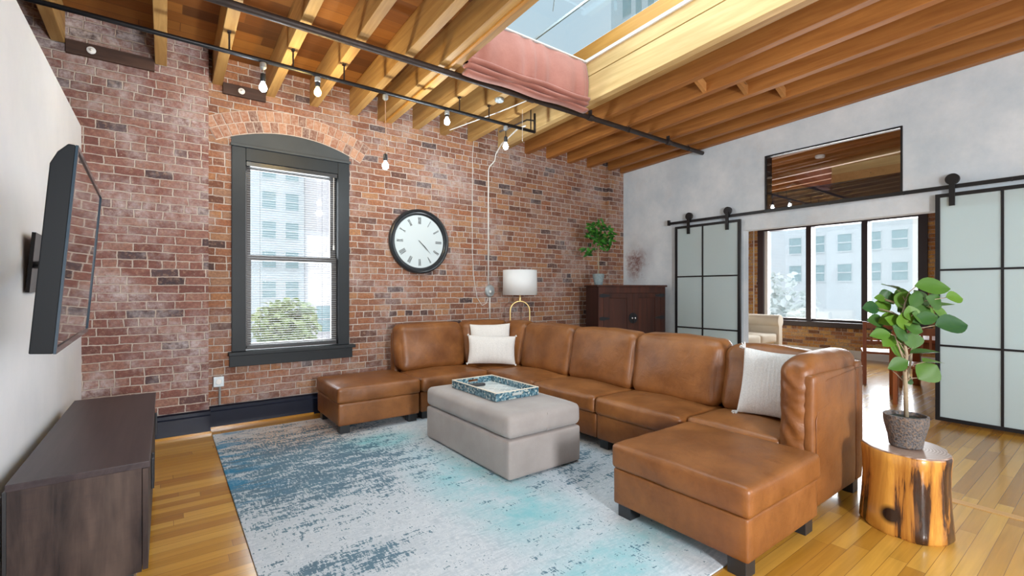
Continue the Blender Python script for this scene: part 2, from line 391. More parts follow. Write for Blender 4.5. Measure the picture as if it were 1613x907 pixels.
M['win_out'] = simple('hazed_window_glass', (.38,.54,.56), .5, nscale=2, namt=.15)  # glass paled to carry the same washed-out haze
M['street'] = simple('street_paving', (.5,.5,.5), .9)

# ------------------------------------------------------------------ mesh helpers
def box(bm, x0, x1, y0, y1, z0, z1, bev=0):
    vs = [bm.verts.new(p) for p in ((x0,y0,z0),(x1,y0,z0),(x1,y1,z0),(x0,y1,z0),(x0,y0,z1),(x1,y0,z1),(x1,y1,z1),(x0,y1,z1))]
    fs = [bm.faces.new([vs[i] for i in f]) for f in ((3,2,1,0),(4,5,6,7),(0,1,5,4),(1,2,6,5),(2,3,7,6),(3,0,4,7))]
    if bev:
        es = list({e for f in fs for e in f.edges})
        bmesh.ops.bevel(bm, geom=es, offset=bev, segments=2, affect='EDGES', profile=.6)
    return vs
def bx(*a, bev=0):
    bm = bmesh.new(); box(bm, *a, bev=bev); return bm
def tube(bm, pts, r, seg=10, closed=False, cap=True):
    pts = [Vector(p) for p in pts]; n = len(pts); rings = []
    rr = r if hasattr(r, '__len__') else [r]*n
    up = None
    for i, p in enumerate(pts):
        if closed: d = pts[(i+1) % n]-pts[i-1]
        else: d = pts[min(i+1, n-1)]-pts[max(i-1, 0)]
        d.normalize()
        if up is None:
            up = Vector((0,0,1)) if abs(d.z) < .9 else Vector((1,0,0))
        a = d.cross(up).normalized(); b = a.cross(d).normalized(); up = b
        rings.append([bm.verts.new(p+(a*math.cos(t)+b*math.sin(t))*rr[i]) for t in [2*PI*k/seg for k in range(seg)]])
    m = n if closed else n-1
    for i in range(m):
        A, B = rings[i], rings[(i+1) % n]
        for k in range(seg):
            bm.faces.new((A[k], A[(k+1) % seg], B[(k+1) % seg], B[k]))
    if cap and not closed:
        bm.faces.new(rings[0][::-1]); bm.faces.new(rings[-1])
def lathe(bm, prof, seg=32, fn=None, cap=True, c=(0,0,0)):
    rings = []
    for r, z in prof:
        ring = []
        for k in range(seg):
            t = 2*PI*k/seg; q = r*(fn(t, z) if fn else 1)
            ring.append(bm.verts.new((c[0]+q*math.cos(t), c[1]+q*math.sin(t), c[2]+z)))
        rings.append(ring)
    for i in range(len(rings)-1):
        A, B = rings[i], rings[i+1]
        for k in range(seg): bm.faces.new((A[k], A[(k+1) % seg], B[(k+1) % seg], B[k]))
    if cap: bm.faces.new(rings[0][::-1]); bm.faces.new(rings[-1])
def prism(bm, pts, axis, a0, a1):
    """extrude a closed 2-D outline; axis = 'x','y','z' is the extrusion axis"""
    f = {'x':lambda u,v,w:(w,u,v), 'y':lambda u,v,w:(u,w,v), 'z':lambda u,v,w:(u,v,w)}[axis]
    A = [bm.verts.new(f(u,v,a0)) for u,v in pts]; B = [bm.verts.new(f(u,v,a1)) for u,v in pts]
    bm.faces.new(A[::-1]); bm.faces.new(B); n = len(pts)
    for i in range(n): bm.faces.new((A[i], A[(i+1)%n], B[(i+1)%n], B[i]))
def cushion(bm, x0, x1, y0, y1, z0, z1, r=.04, top=.02, side=.01, bottom=0, wr=.004, seed=0, n=15, lean=None, cut=None):
    """soft upholstered block: rounded edges, crowned faces, light wrinkles; lean(x,y,z)->(x,y,z)"""
    t = bmesh.new(); bmesh.ops.create_cube(t, size=2)
    bmesh.ops.subdivide_edges(t, edges=t.edges[:], cuts=n, use_grid_fill=True)
    h = Vector(((x1-x0)/2, (y1-y0)/2, (z1-z0)/2)); c = Vector(((x0+x1)/2, (y0+y1)/2, (z0+z1)/2))
    r = min(r, min(h)*.95)
    for v in t.verts:
        u = Vector([math.sin(k*PI/2) for k in v.co])
        p = Vector([u[i]*h[i] for i in range(3)])
        q = Vector([max(-(h[i]-r), min(h[i]-r, p[i])) for i in range(3)])
        d = p-q
        if d.length > 1e-6: p = q+d.normalized()*r
        cu, cv, cw = [math.cos(k*PI/2)**1.3 if abs(k) < .999 else 0 for k in u]
        if u.z > .98: p.z += top*cu*cv
        if u.z < -.98: p.z -= bottom*cu*cv
        if abs(u.x) > .98: p.x += math.copysign(side*cv*cw, u.x)
        if abs(u.y) > .98: p.y += math.copysign(side*cu*cw, u.y)
        p += c
        nz = noise.noise_vector((p+Vector((seed*3.1, seed, 0)))*7)
        edge = max(abs(u.x), abs(u.y), abs(u.z))
        p += nz*wr
        if lean: p = Vector(lean(*p))
        v.co = p
    vm = {}
    for v in t.verts: vm[v.index] = bm.verts.new(v.co)
    t.verts.index_update()
    for f in t.faces: bm.faces.new([vm[v.index] for v in f.verts])
    t.free()
def throw(bm, w, h, th, pinch=.12, n=18, wr=.006, seed=1):
    """square throw pillow in the local XZ plane, thickness along Y"""
    G = {}
    for s in (1, -1):
        for i in range(n+1):
            for j in range(n+1):
                if s == -1 and (i in (0, n) or j in (0, n)): G[s,i,j] = G[1,i,j]; continue
                u = math.sin((i/n*2-1)*PI/2); v = math.sin((j/n*2-1)*PI/2)
                k = ((1-abs(u)**2.6)*(1-abs(v)**2.6))**.5
                x = u*w/2*(1-pinch*(1-u*u)*0 - pinch*.5*(1-v*v)*(abs(u)**2)); z = v*h/2*(1-pinch*.5*(1-u*u)*(abs(v)**2))
                p = Vector((x, s*th/2*k, z)); p += noise.noise_vector(Vector((x*8+seed, s*3, z*8)))*wr*(.4+k)
                G[s,i,j] = bm.verts.new(p)
    for s in (1, -1):
        for i in range(n):
            for j in range(n):
                q = [G[s,i,j], G[s,i+1,j], G[s,i+1,j+1], G[s,i,j+1]]
                bm.faces.new(q if s == -1 else q[::-1])
def root_loc(p):
    while p.parent: p = p.parent
    return p.location.copy()
def obj(name, bm, m, parent=None, smooth=False, w=True, bevel=0):
    """one mesh object; w=True: geometry was given in world coordinates and the root is unrotated"""
    if parent and w: bmesh.ops.translate(bm, verts=bm.verts, vec=-root_loc(parent))
    bmesh.ops.recalc_face_normals(bm, faces=bm.faces)
    me = bpy.data.meshes.new(name); bm.to_mesh(me); bm.free()
    if smooth:
        for p in me.polygons: p.use_smooth = True
        if smooth == 'auto':
            try: me.set_sharp_from_angle(angle=math.radians(40))
            except Exception: pass
    o = bpy.data.objects.new(name, me); COL.objects.link(o)
    if isinstance(m, str): m = M[m]
    me.materials.append(m)
    if parent: o.parent = parent
    if bevel:
        b = o.modifiers.new('bevel', 'BEVEL'); b.width = bevel; b.segments = 2; b.limit_method = 'ANGLE'
    return o
def tag(o, label, cat, group=None):
    o['label'] = label; o['category'] = cat
    if group: o['group'] = group
    return o
def thing(name, label, cat, loc=(0,0,0), rot=(0,0,0), group=None):
    o = bpy.data.objects.new(name, None); COL.objects.link(o); o.location = loc; o.rotation_euler = rot
    o.empty_display_size = .1
    return tag(o, label, cat, group)
def struct(name, bm, m, parent=None, **k):
    o = obj(name, bm, m, parent, **k)
    if not parent: o['kind'] = 'structure'
    return o
def sempty(name, loc=(0,0,0)):
    o = bpy.data.objects.new(name, None); COL.objects.link(o); o.location = loc; o['kind'] = 'structure'; return o
def copy_tree(o, parent=None):
    c = o.copy(); COL.objects.link(c); c.parent = parent
    for ch in list(o.children): copy_tree(ch, c)
    return c

# ------------------------------------------------------------------ room dimensions
YB = 5.40      # brick wall face
XR = 6.40      # plaster partition face
XF = 10.9      # far window wall
def zb(y): return 3.59-.041*y      # underside of the joists (the roof falls towards the brick wall)
JD = .28       # joist depth

struct('floor', bx(-3.2, XF+.3, -2.6, YB+.3, -.15, 0), 'floor')
struct('trim_1', bx(4.02, 4.09, -2.6, 1.05, 0, .0025), wood_mat('floor_border_board', (.50,.25,.07), (.66,.38,.13), 'y', obj_rand=0, knots=False, rough=.25))

# brick wall with the arched window opening
WX0, WX1, WZ0 = .53, 1.69, .62
def arch(x, extra=0):
    # segmental arch: springs at 2.83, crown 2.99
    h = (x-WX0)/(WX1-WX0); return 2.885+extra+.115*(1-(2*h-1)**2)
bm = bmesh.new()
box(bm, .32, WX0, YB, YB+.35, -.1, 4.2); box(bm, WX1, XR+.2, YB, YB+.35, -.1, 4.2); box(bm, WX0, WX1, YB, YB+.35, -.1, WZ0)
N = 24
pts = [(WX0, 4.2)]+[(WX0+(WX1-WX0)*i/N, arch(WX0+(WX1-WX0)*i/N)) for i in range(N+1)]+[(WX1, 4.2)]
prism(bm, pts, 'y', YB, YB+.35)
struct('wall_back', bm, 'brick')
# shallow pier on the left; wine brick, its hue partly painted-in light
struct('wall_left_pier', bx(-3.2, .33, YB-.14, YB+.35, -.1, 4.2), 'brick_wine_lit')['kind'] = 'structure'
struct('wall_right_pier', bx(6.02, XR+.05, YB-.06, YB+.01, -.1, 4.2), 'brick')['kind'] = 'structure'
# voussoirs: two courses of stretchers and headers on edge, each brick an island
bm = bmesh.new(); cx = (WX0+WX1)/2; half = (WX1-WX0)/2; R = (half**2+.115**2)/(2*.115); cz = 3.0-R
amax = math.asin((half+.13)/R)
for ring, (r0, r1) in enumerate(((R+.008, R+.112), (R+.122, R+.222))):
    nb = 20 if ring == 0 else 21
    for i in range(nb):
        a0 = -amax+2*amax*i/nb+.0032; a1 = -amax+2*amax*(i+1)/nb-.0032
        q = [(cx+r*math.sin(a), cz+r*math.cos(a)) for r, a in ((r0,a0),(r0,a1),(r1,a1),(r1,a0))]
        prism(bm, q, 'y', YB-.010-random.random()*.006, YB+.03)
t = NT('arch_brick'); v = t.co(); r = t.n('ShaderNodeNewGeometry').outputs['Random Per Island']
c = t.ramp(r, [(0,(.12,.06,.05)),(.25,(.26,.11,.065)),(.6,(.34,.15,.085)),(1,(.42,.22,.13))])
f = t.noise(v, 40, 5, .7); c = t.mix(t.ramp(f, [(.4,0),(.75,.7)]), c, (.58,.46,.38))
t.bsdf(color=c, rough=.85, spec=.3, normal=t.bump(f, .6, .006)); M['arch'] = t.m
ab = struct('wall_arch_course', bm, 'arch'); ab['kind'] = 'structure'
bm = bmesh.new()
q = [(cx+r*math.sin(a), cz+r*math.cos(a)) for r, a in [(R, -amax+2*amax*i/20) for i in range(21)]+[(R+.23, amax-2*amax*i/20) for i in range(21)]]
prism(bm, q, 'y', YB-.004, YB+.01)
M['mortar'] = simple('lime_mortar', (.55,.45,.38), .95, nscale=20, namt=.3, bump=.5)
struct('arch_mortar', bm, 'mortar', ab, w=False)

# plaster partition with opening to the far room and the transom window
OY0, OY1, OZ = .60, 3.24, 2.17
TY0, TY1, TZ0, TZ1 = 1.51, 2.95, 2.39, 3.13
bm = bmesh.new()
box(bm, XR, XR+.14, OY1, YB+.02, 0, 4.2)
box(bm, XR, XR+.14, -2.6, OY0, 0, 4.2)
box(bm, XR, XR+.14, OY0, OY1, OZ, TZ0)
box(bm, XR, XR+.14, OY0, TY0, TZ0, TZ1); box(bm, XR, XR+.14, TY1, OY1, TZ0, TZ1)
box(bm, XR, XR+.14, OY0, OY1, TZ1, 4.2)
struct('wall_right', bm, 'plaster')
tw = sempty('window_3', (XR, (TY0+TY1)/2, TZ0))
bm = bmesh.new(); e = .018
box(bm, XR-.012, XR+.15, TY0, TY0+e, TZ0, TZ1); box(bm, XR-.012, XR+.15, TY1-e, TY1, TZ0, TZ1)
box(bm, XR-.012, XR+.02, TY0+e, TY1-e, TZ1-e, TZ1); box(bm, XR-.012, XR+.15, TY0+e, TY1-e, TZ0, TZ0+e)
struct('window_frame', bm, 'black', tw)
struct('window_pane', bx(XR+.0, XR+.006, TY0+e, TY1-e, TZ0+e, TZ1-e), 'transom_glass', tw)

# left partition: stops short of the roof
struct('wall_left', bx(-.70, -.56, -2.6, YB-.14, 0, 2.71), 'plaster_white')
struct('wall_left_added', bx(-3.3, -3.2, -2.6, YB+.3, 0, 4.2), 'plaster_white')['kind'] = 'structure'  # unseen wall, added to stop light coming over the partition

bm = bmesh.new()
for a in ((-3.3, .45, 0, 4.2), (1.5, 2.9, 0, 4.2), (5.6, XF+.3, 0, 4.2), (.45, 1.5, 0, .75), (.45, 1.5, 2.5, 4.2), (2.9, 5.6, 0, .75), (2.9, 5.6, 3.0, 4.2)): box(bm, a[0], a[1], -2.75, -2.6, a[2], a[3])
struct('wall_rear_added', bm, 'plaster_white')  # unseen rear wall, added to cut sky glare from behind
# far room: window wall in brick, window band
FZ0, FZ1 = .64, 2.78; FY0, FY1 = 2.22, 5.18
bm = bmesh.new()
box(bm, XF, XF+.35, -2.6, YB+.3, -.1, FZ0); box(bm, XF, XF+.35, -2.6, FY0, FZ0, 4.2); box(bm, XF, XF+.35, FY1, YB+.3, FZ0, 4.2)
box(bm, XF, XF+.35, FY0, FY1, FZ1, 4.2)
struct('wall_far', bm, 'brick_far')
struct('wall_far_back', bx(XR+.14, XF, YB, YB+.3, 0, 4.2), 'brick')['kind'] = 'structure'
fw = sempty('window_2', (XF, 3.7, FZ0))
bm = bmesh.new()
for y0, y1 in ((FY0, FY0+.13), (FY1-.13, FY1), (4.08, 4.18), (3.10, 3.20)): box(bm, XF-.03, XF+.20, y0, y1, FZ0+.06, FZ1)
box(bm, XF-.028, XF+.19, FY0+.13, FY1-.13, FZ1-.1, FZ1); box(bm, XF+.02, XF+.19, FY0+.13, FY1-.13, FZ0+.06, FZ0+.11)
struct('window_frame', bm, simple('brown_black_paint', (.035,.022,.024), .45), fw)
struct('window_sill', bx(XF-.10, XF+.22, FY0-.06, FY1+.06, FZ0-.05, FZ0+.06, bev=.008), simple('sill_paint', (.035,.022,.024), .45), fw)
bm = bmesh.new()
box(bm, XF+.02, XF+.09, FY1-.20, FY1-.13, FZ0+.11, FZ1-.1)
struct('window_casing', bm, 'white', fw)
for i, (y0, y1) in enumerate(((FY0+.13, 3.10), (3.20, 4.08), (4.18, FY1-.20))):
    struct('window_pane', bx(XF+.1, XF+.106, y0, y1, FZ0+.11, FZ1-.1), 'glass', fw)
struct('baseboard_far', bx(XF-.02, XF-.002, -2.6, YB-.002, 0, .16), 'white')['kind'] = 'structure'
tag(obj('wall_conduit', (lambda b: (tube(b, [(XF-.02, 5.27, .16), (XF-.02, 5.27, 3.3)], .012, 8), b)[1])(bmesh.new()), 'cord'),
    'thin white conduit running up the brick strip left of the far window', 'conduit')

# roof: deck, joists, skylight
ceil = sempty('ceiling', (0, 0, 3.6))
SX0, SX1, SY0, SY1 = 2.20, 3.78, .30, 3.72
def slab(bm, x0, x1, y0, y1, dz0, dz1):
    vs = [bm.verts.new(p) for p in ((x0,y0,zb(y0)+dz0),(x1,y0,zb(y0)+dz0),(x1,y1,zb(y1)+dz0),(x0,y1,zb(y1)+dz0),(x0,y0,zb(y0)+dz1),(x1,y0,zb(y0)+dz1),(x1,y1,zb(y1)+dz1),(x0,y1,zb(y1)+dz1))]
    for f in ((3,2,1,0),(4,5,6,7),(0,1,5,4),(1,2,6,5),(2,3,7,6),(3,0,4,7)): bm.faces.new([vs[i] for i in f])
bm = bmesh.new()
for a in ((-3.3, SX0-.10, -2.6, YB+.3), (SX1+.15, XF+.3, -2.6, YB+.3), (SX0-.10, SX1+.15, -2.6, SY0), (SX0-.10, SX1+.15, SY1+.05, YB+.3)):
    slab(bm, *a, JD, JD+.06)
struct('roof_deck', bm, 'deck', ceil)
JT = .043
jx = [-2.5, -2.05, -1.6, -1.15, -.70, -.03, .41, .88, 1.31, 1.74]
jr = [4.30, 4.72, 5.16, 5.60, 6.03]
jf = [6.9, 7.35, 7.8, 8.25, 8.7, 9.15, 9.6, 10.05, 10.5]
def joist(x, y0, y1, m, name='roof_joist', jt=JT, d0=0, d1=JD):
    bm = bmesh.new(); slab(bm, x-jt, x+jt, y0, y1, d0, d1); return struct(name, bm, m, ceil, bevel=.004)
for x in jx: joist(x, -2.6, YB-.15 if x < .3 else YB+.05, 'joist')
for x in (2.07, 2.165): joist(x, -2.6, YB+.05, 'joist')
for x in (2.52, 2.90, 3.32): joist(x, SY1+.05, YB+.05, 'joist')
for x in (3.82, 3.905): joist(x, -2.6, YB+.05, 'joist_pale' if x < 3.85 else 'joist')
for x in jr: joist(x, -2.6, YB+.05 if x < 6 else YB-.07, 'joist_russet')
joist(6.34, -2.6, YB-.07, 'joist_russet')
for x in jf: joist(x, -2.6, YB, 'joist_russet')
# rough trimmer plank with a pale chipped edge beside the skylight
joist(2.115, 1.8, YB-.02, 'orange_ply', 'joist_batten', .014, -.02, 0)
# header at the far end of the skylight
bm = bmesh.new(); slab(bm, SX0+.01, SX1-.005, SY1, SY1+.05, 0, JD); struct('skylight_header', bm, 'joist', ceil)
# cross bridging
for (xa, xb, y) in ((4.343, 4.677, 2.79), (4.763, 5.117, 2.56), (5.203, 5.557, 2.36), (7.393,7.757,2.0)):
    bm = bmesh.new(); z0 = zb(y)+.012; z1 = zb(y)+JD-.02
    prism(bm, [(xa, z1), (xa, z1-.10), (xb, z0), (xb, z0+.10)], 'y', y-.02, y+.02)
    struct('bridging', bm, 'bridging', ceil)
# skylight well
sky = sempty('window_4', ((SX0+SX1)/2, 2, 3.6))
def sl(name, x0, x1, y0, y1, d0, d1, m):
    bm = bmesh.new(); slab(bm, x0, x1, y0, y1, d0, d1); obj(name, bm, m, sky)
sl('curb_board', SX1+.002, SX1+.14, SY0, SY1, JD+.014, .445, 'joist_pale')
sl('curb_board', SX0-.10, SX0, SY0, SY1, JD+.005, .60, 'joist_pale')
sl('white_rail', SX1-.02, SX1+.03, SY0, SY1, .446, .478, 'white')
sl('lining_board', SX1+.14, SX1+.18, SY0-.05, SY1+.40, .30, .748, 'orange_ply')
sl('lining_board', SX0-.1, SX1+.139, SY1+.40, SY1+.44, .35, .748, 'orange_ply')
sl('lining_board', SX0-.1, SX1+.18, SY0-.1, SY0-.06, .30, .748, 'orange_ply')
sl('skylight_pane', SX0-.1, SX1+.14, SY0-.05, SY1+.40, .75, .756, 'sky_glass')
for x in (3.36,): sl('glazing_bar', x-.008, x+.008, SY0-.05, SY1+.4, .758, .785, 'white')
for y in (.9, 1.8, 2.6, 3.35): sl('bracket', SX1+.115, SX1+.139, y-.012, y+.012, .478, .57, 'white')
bm = bmesh.new()
tube(bm, [(2.3,3.6,4.30),(2.8,3.3,4.29),(3.36,2.9,4.29)], .006, 6); tube(bm, [(2.3,2.4,4.3),(3.3,3.7,4.31)], .005, 6); tube(bm, [(2.2,3.2,4.3),(3.0,2.4,4.31),(3.7,3.0,4.3)], .005, 6)
tag(obj('roof_wires', bm, 'cord'), 'thin white wires lying across the skylight glass', 'wire')

# folded rose cloth shade hung at the far end of the skylight
rs = thing('skylight_shade', 'dusty rose cloth shade hanging at the far end of the skylight', 'shade', (3.0, SY1-.04, 3.9))
bm = bmesh.new(); nx, nz = 60, 14; g = []
for i in range(nx+1):
    row = []
    for j in range(nz+1):
        x = SX0+.012+(SX1-SX0-.03)*i/nx; k = j/nz; z = 3.885-(3.885-3.46)*k
        y = SY1-.055-.02*math.sin(i*.72+math.sin(i*.21)*2)*(.3+.7*k)-.035*k - .03*math.sin(k*PI)
        row.append(bm.verts.new((x, y, z+.008*math.sin(i*.5)*k)))
    g.append(row)
for i in range(nx):
    for j in range(nz): bm.faces.new((g[i][j], g[i+1][j], g[i+1][j+1], g[i][j+1]))
o = obj('hanging_cloth', bm, 'rose_fabric', rs, smooth=True)
sm = o.modifiers.new('thick', 'SOLIDIFY'); sm.thickness = .004
for k, (dy, z, h) in enumerate(((-.075, 3.452, .038), (-.055, 3.405, .034), (-.03, 3.362, .030))):
    bm = bmesh.new(); rows = []
    for i in range(41):
        x = SX0+.01+(SX1-SX0-.03)*i/40; wv = .012*math.sin(i*.33+k*1.7)
        rows.append([bm.verts.new((x, SY1+dy+(.055)*math.cos(a)+wv, z+wv*1.2+h*math.sin(a)*.8)) for a in [2*PI*q/12 for q in range(12)]])
    for i in range(40):
        for q in range(12): bm.faces.new((rows[i][q], rows[i][(q+1)%12], rows[i+1][(q+1)%12], rows[i+1][q]))
    bm.faces.new(rows[0]); bm.faces.new(rows[-1][::-1])
    obj('cloth_fold', bm, 'rose_fabric', rs, smooth=True)
bm = bmesh.new(); tube(bm, [(SX0+.005, SY1-.06, 3.893), (SX1-.01, SY1-.06, 3.893)], .008, 8); obj('hanging_rod', bm, 'white', rs)

# dark timber blocks and anchor plates high on the brick
for (x0, x1, z0, z1, y, lab) in ((-.655, -.075, 3.30, 3.41, YB-.14, 'dark timber block with a round anchor plate, at far left under the roof'), (.455, .835, 3.29, 3.40, YB, 'dark timber block behind the leftmost bulbs, above the window arch')):
    t_ = thing('wall_timber', lab, 'timber', ((x0+x1)/2, y, z0))
    obj('timber', bx(x0, x1, y-.035, y, z0, z1, bev=.006), 'dark_timber', t_)
    bm = bmesh.new(); lathe(bm, [(.004,0),(.03,0),(.03,.006),(.012,.012),(.004,.022)], 16)
    bmesh.ops.rotate(bm, verts=bm.verts, cent=(0,0,0), matrix=Matrix.Rotation(PI/2, 3, 'X'))
    bmesh.ops.translate(bm, verts=bm.verts, vec=(x0+.16, y-.036, (z0+z1)/2))
    obj('anchor_plate', bm, 'white', t_)

# baseboards
def bboard(name, x0, x1, y):
    bm = bmesh.new()
    prism(bm, [(y, 0), (y-.03, 0), (y-.03, .165), (y-.016, .175), (y-.016, .205), (y-.026, .215), (y, .22)], 'x', x0, x1)
    struct(name, bm, 'navy')['kind'] = 'structure'
bboard('baseboard_left', -.55, .345, YB-.14); bboard('baseboard_back', .345, 6.02, YB)
struct('trim_2', bx(-.55, .35, YB-.185, YB-.17, 0, .02), 'floor'); struct('trim_3', bx(.35, 1.3, YB-.045, YB-.03, 0, .02), 'floor')
# ------------------------------------------------------------------ sash window
w1 = sempty('window_1', (cx, YB, WZ0))
FT = .125
bm = bmesh.new()
# outer casing: jambs, arched head board
box(bm, WX0, WX0+FT, YB-.02, YB+.12, .735, 2.80); box(bm, WX1-FT, WX1, YB-.02, YB+.12, .735, 2.80)
box(bm, WX0+FT, WX1-FT, YB-.02, YB+.12, 2.66, 2.80)
struct('window_frame', bm, 'window_paint', w1, bevel=.004)
bm = bmesh.new()
pts = [(WX0+.0, 2.805)]+[(WX0+(WX1-WX0)*i/N, arch(WX0+(WX1-WX0)*i/N, -.004)) for i in range(N+1)]+[(WX1, 2.805)]
prism(bm, pts, 'y', YB-.015, YB+.1); box(bm, WX0-.012, WX1+.012, YB-.045, YB-.0205, 2.79, 2.82, bev=.006)
struct('arched_head', bm, simple('arched_head_paint', (.035,.042,.046), .6, nscale=5, namt=.3), w1)
bm = bmesh.new()
box(bm, WX0-.03, WX1+.05, YB-.09, YB+.12, .70, .735, bev=.005); box(bm, WX0-.02, WX1+.03, YB-.035, YB-.002, .585, .70, bev=.004)
struct('window_sill', bm, 'window_paint', w1)
gx0, gx1 = WX0+FT, WX1-FT
def sash(name, z0, z1, y):
    s = .055; bm = bmesh.new()
    box(bm, gx0, gx0+s, y, y+.045, z0, z1); box(bm, gx1-s, gx1, y, y+.045, z0, z1)
    box(bm, gx0+s, gx1-s, y, y+.045, z0, z0+.06); box(bm, gx0+s, gx1-s, y, y+.045, z1-.05, z1)
    o = struct(name, bm, simple('brown_sash_paint', (.055,.045,.042), .4), w1)
    struct('sash_pane', bx(gx0+s, gx1-s, y+.02, y+.025, z0+.06, z1-.05), 'glass', o)
sash('upper_sash', 1.66, 2.655, YB+.10); sash('lower_sash', .74, 1.71, YB+.05)
vb = thing('venetian_blind', 'dark slatted blind with open slats hanging inside the arched window', 'blind', (cx, YB+.01, 2.60))
obj('headrail', bx(gx0+.008, gx1-.008, YB-.012, YB+.038, 2.615, 2.655), 'black_plastic', vb)
bm = bmesh.new(); ns = 76
for i in range(ns):
    z = .79+i*(2.60-.79)/(ns-1)
    vs = [bm.verts.new(p) for p in ((gx0+.015, YB+.002, z-.0015), (gx1-.015, YB+.002, z-.0015), (gx1-.015, YB+.027, z+.002), (gx0+.015, YB+.027, z+.002), (gx0+.015, YB+.014, z+.0025), (gx1-.015, YB+.014, z+.0025))]
    bm.faces.new((vs[0], vs[1], vs[5], vs[4])); bm.faces.new((vs[4], vs[5], vs[2], vs[3]))
obj('slats', bm, 'blind', vb)
obj('bottom_rail', bx(gx0+.012, gx1-.012, YB+.0, YB+.028, .762, .778), 'black_plastic', vb)
bm = bmesh.new()
for x in (gx0+.13, gx1-.17): tube(bm, [(x, YB-.002, .77), (x, YB-.002, 2.62)], .0012, 5)
obj('ladder_cord', bm, 'black_plastic', vb)
bm = bmesh.new(); tube(bm, [(gx1-.05, YB-.022, 2.61), (gx1-.05, YB-.022, 1.85)], .003, 6); box(bm, gx1-.056, gx1-.044, YB-.028, YB-.016, 1.80, 1.85); obj('pull_cord', bm, 'cord', vb)

# ------------------------------------------------------------------ barn doors and rail
XD = XR-.075
def barn(name, y0, y1, z0, z1, vy, hz, wheels):
    d = sempty(name, (XD, (y0+y1)/2, z0)); d['kind'] = 'structure'
    s = .036; bm = bmesh.new(); xa, xb = XD-.018, XD+.018
    box(bm, xa, xb, y0, y0+s, z0, z1); box(bm, xa, xb, y1-s, y1, z0, z1); box(bm, xa, xb, y0+s, y1-s, z0, z0+s); box(bm, xa, xb, y0+s, y1-s, z1-s, z1)
    struct('door_frame', bm, 'black', d)
    struct('frosted_pane', bx(XD-.004, XD+.004, y0+s, y1-s, z0+s, z1-s), 'frosted', d)
    bm = bmesh.new(); b = .010
    for y in vy: box(bm, XD-.013, XD+.013, y-b, y+b, z0+s, z1-s)
    for z in hz:
        ys = [y0+s]+sorted(vy)+[y1-s]
        for a, c_ in zip(ys, ys[1:]): box(bm, XD-.012, XD+.012, a+(b if a in vy else 0), c_-(b if c_ in vy else 0), z-b, z+b)
    struct('glazing_bar', bm, 'black', d)
    for y in wheels:
        bm = bmesh.new()
        box(bm, XD-.035, XD-.019, y-.022, y+.022, z1-.13, 2.45)
        q = Matrix.Rotation(PI/2, 4, 'Y'); t = bmesh.new(); lathe(t, [(.018,-.02),(.055,-.018),(.055,-.006),(.047,0),(.055,.006),(.055,.016),(.018,.018)], 24)
        bmesh.ops.transform(t, matrix=Matrix.Translation((XD-.004, y, 2.462)) @ q, verts=t.verts)
        me = bpy.data.meshes.new('t'); t.to_mesh(me); t.free(); bm.from_mesh(me)
        struct('roller_hanger', bm, 'black', d, smooth='auto')
    return d
HZ = (.535, .535+.0, )
barn('door_1', 3.24, 4.255, .03, 2.325, (3.80,), (.79, 1.555), (4.02, 3.42))
barn('door_2', .26, 1.228, .03, 2.325, (.752,), (.79, 1.555), (1.10, .40))
r_ = thing('door_rail', 'long black sliding door rail fixed across the grey plaster wall', 'rail', (XR, 2, 2.37))
obj('rail_bar', bx(XD-.004, XD+.004, -.2, 4.40, 2.368, 2.408), 'black', r_)
for y in (4.34, 3.6, 2.95, 2.2, 1.5, .7, .0):
    bm = bmesh.new(); tube(bm, [(XD+.004, y, 2.388), (XR-.001, y, 2.388)], .012, 8); tube(bm, [(XD-.012, y, 2.388), (XD-.0041, y, 2.388)], .014, 8)
    obj('standoff', bm, 'black', r_)
bm = bmesh.new(); box(bm, XD-.02, XD+.02, 4.36, 4.39, 2.36, 2.44); obj('end_stop', bm, 'black', r_)

# ------------------------------------------------------------------ far room contents
obj_ = thing('steel_beam', 'dark grey steel beam under the far room ceiling, seen through the transom', 'beam', (9.23, 2, 2.9))
obj('web', bx(9.12, 9.34, -2.0, YB-.01, 2.80, 3.14), 'beam_grey', obj_)
bm = bmesh.new(); box(bm, 9.08, 9.38, -2.0, YB-.01, 2.775, 2.80); box(bm, 9.08, 9.38, -2.0, YB-.01, 3.14, 3.165); obj('flange', bm, 'beam_grey', obj_)
pl = thing('pine_boxing', 'pale pine boxing around a far room roof well, right in the transom', 'boxing', (9.0, 1.2, 3.3))
obj('upper_board', bx(9.10, 9.14, -1.0, 3.10, 3.31, 3.44), 'joist_pale', pl); obj('lower_board', bx(9.085, 9.125, -1.0, 3.10, 3.168, 3.308), 'bridging', pl)
sd = thing('smoke_detector', 'round white smoke detector on a far room joist, seen through the transom', 'smoke detector', (8.25, 2.97, zb(2.97)-.045))
bm = bmesh.new(); lathe(bm, [(.03,.0),(.06,.006),(.068,.02),(.068,.044),(.03,.045)], 24); obj('housing', bm, 'white', sd, smooth='auto', w=False)
bm = bmesh.new(); lathe(bm, [(.006,-.004),(.008,-.003),(.008,.001)], 10); obj('test_button', bm, 'galv', sd, w=False)

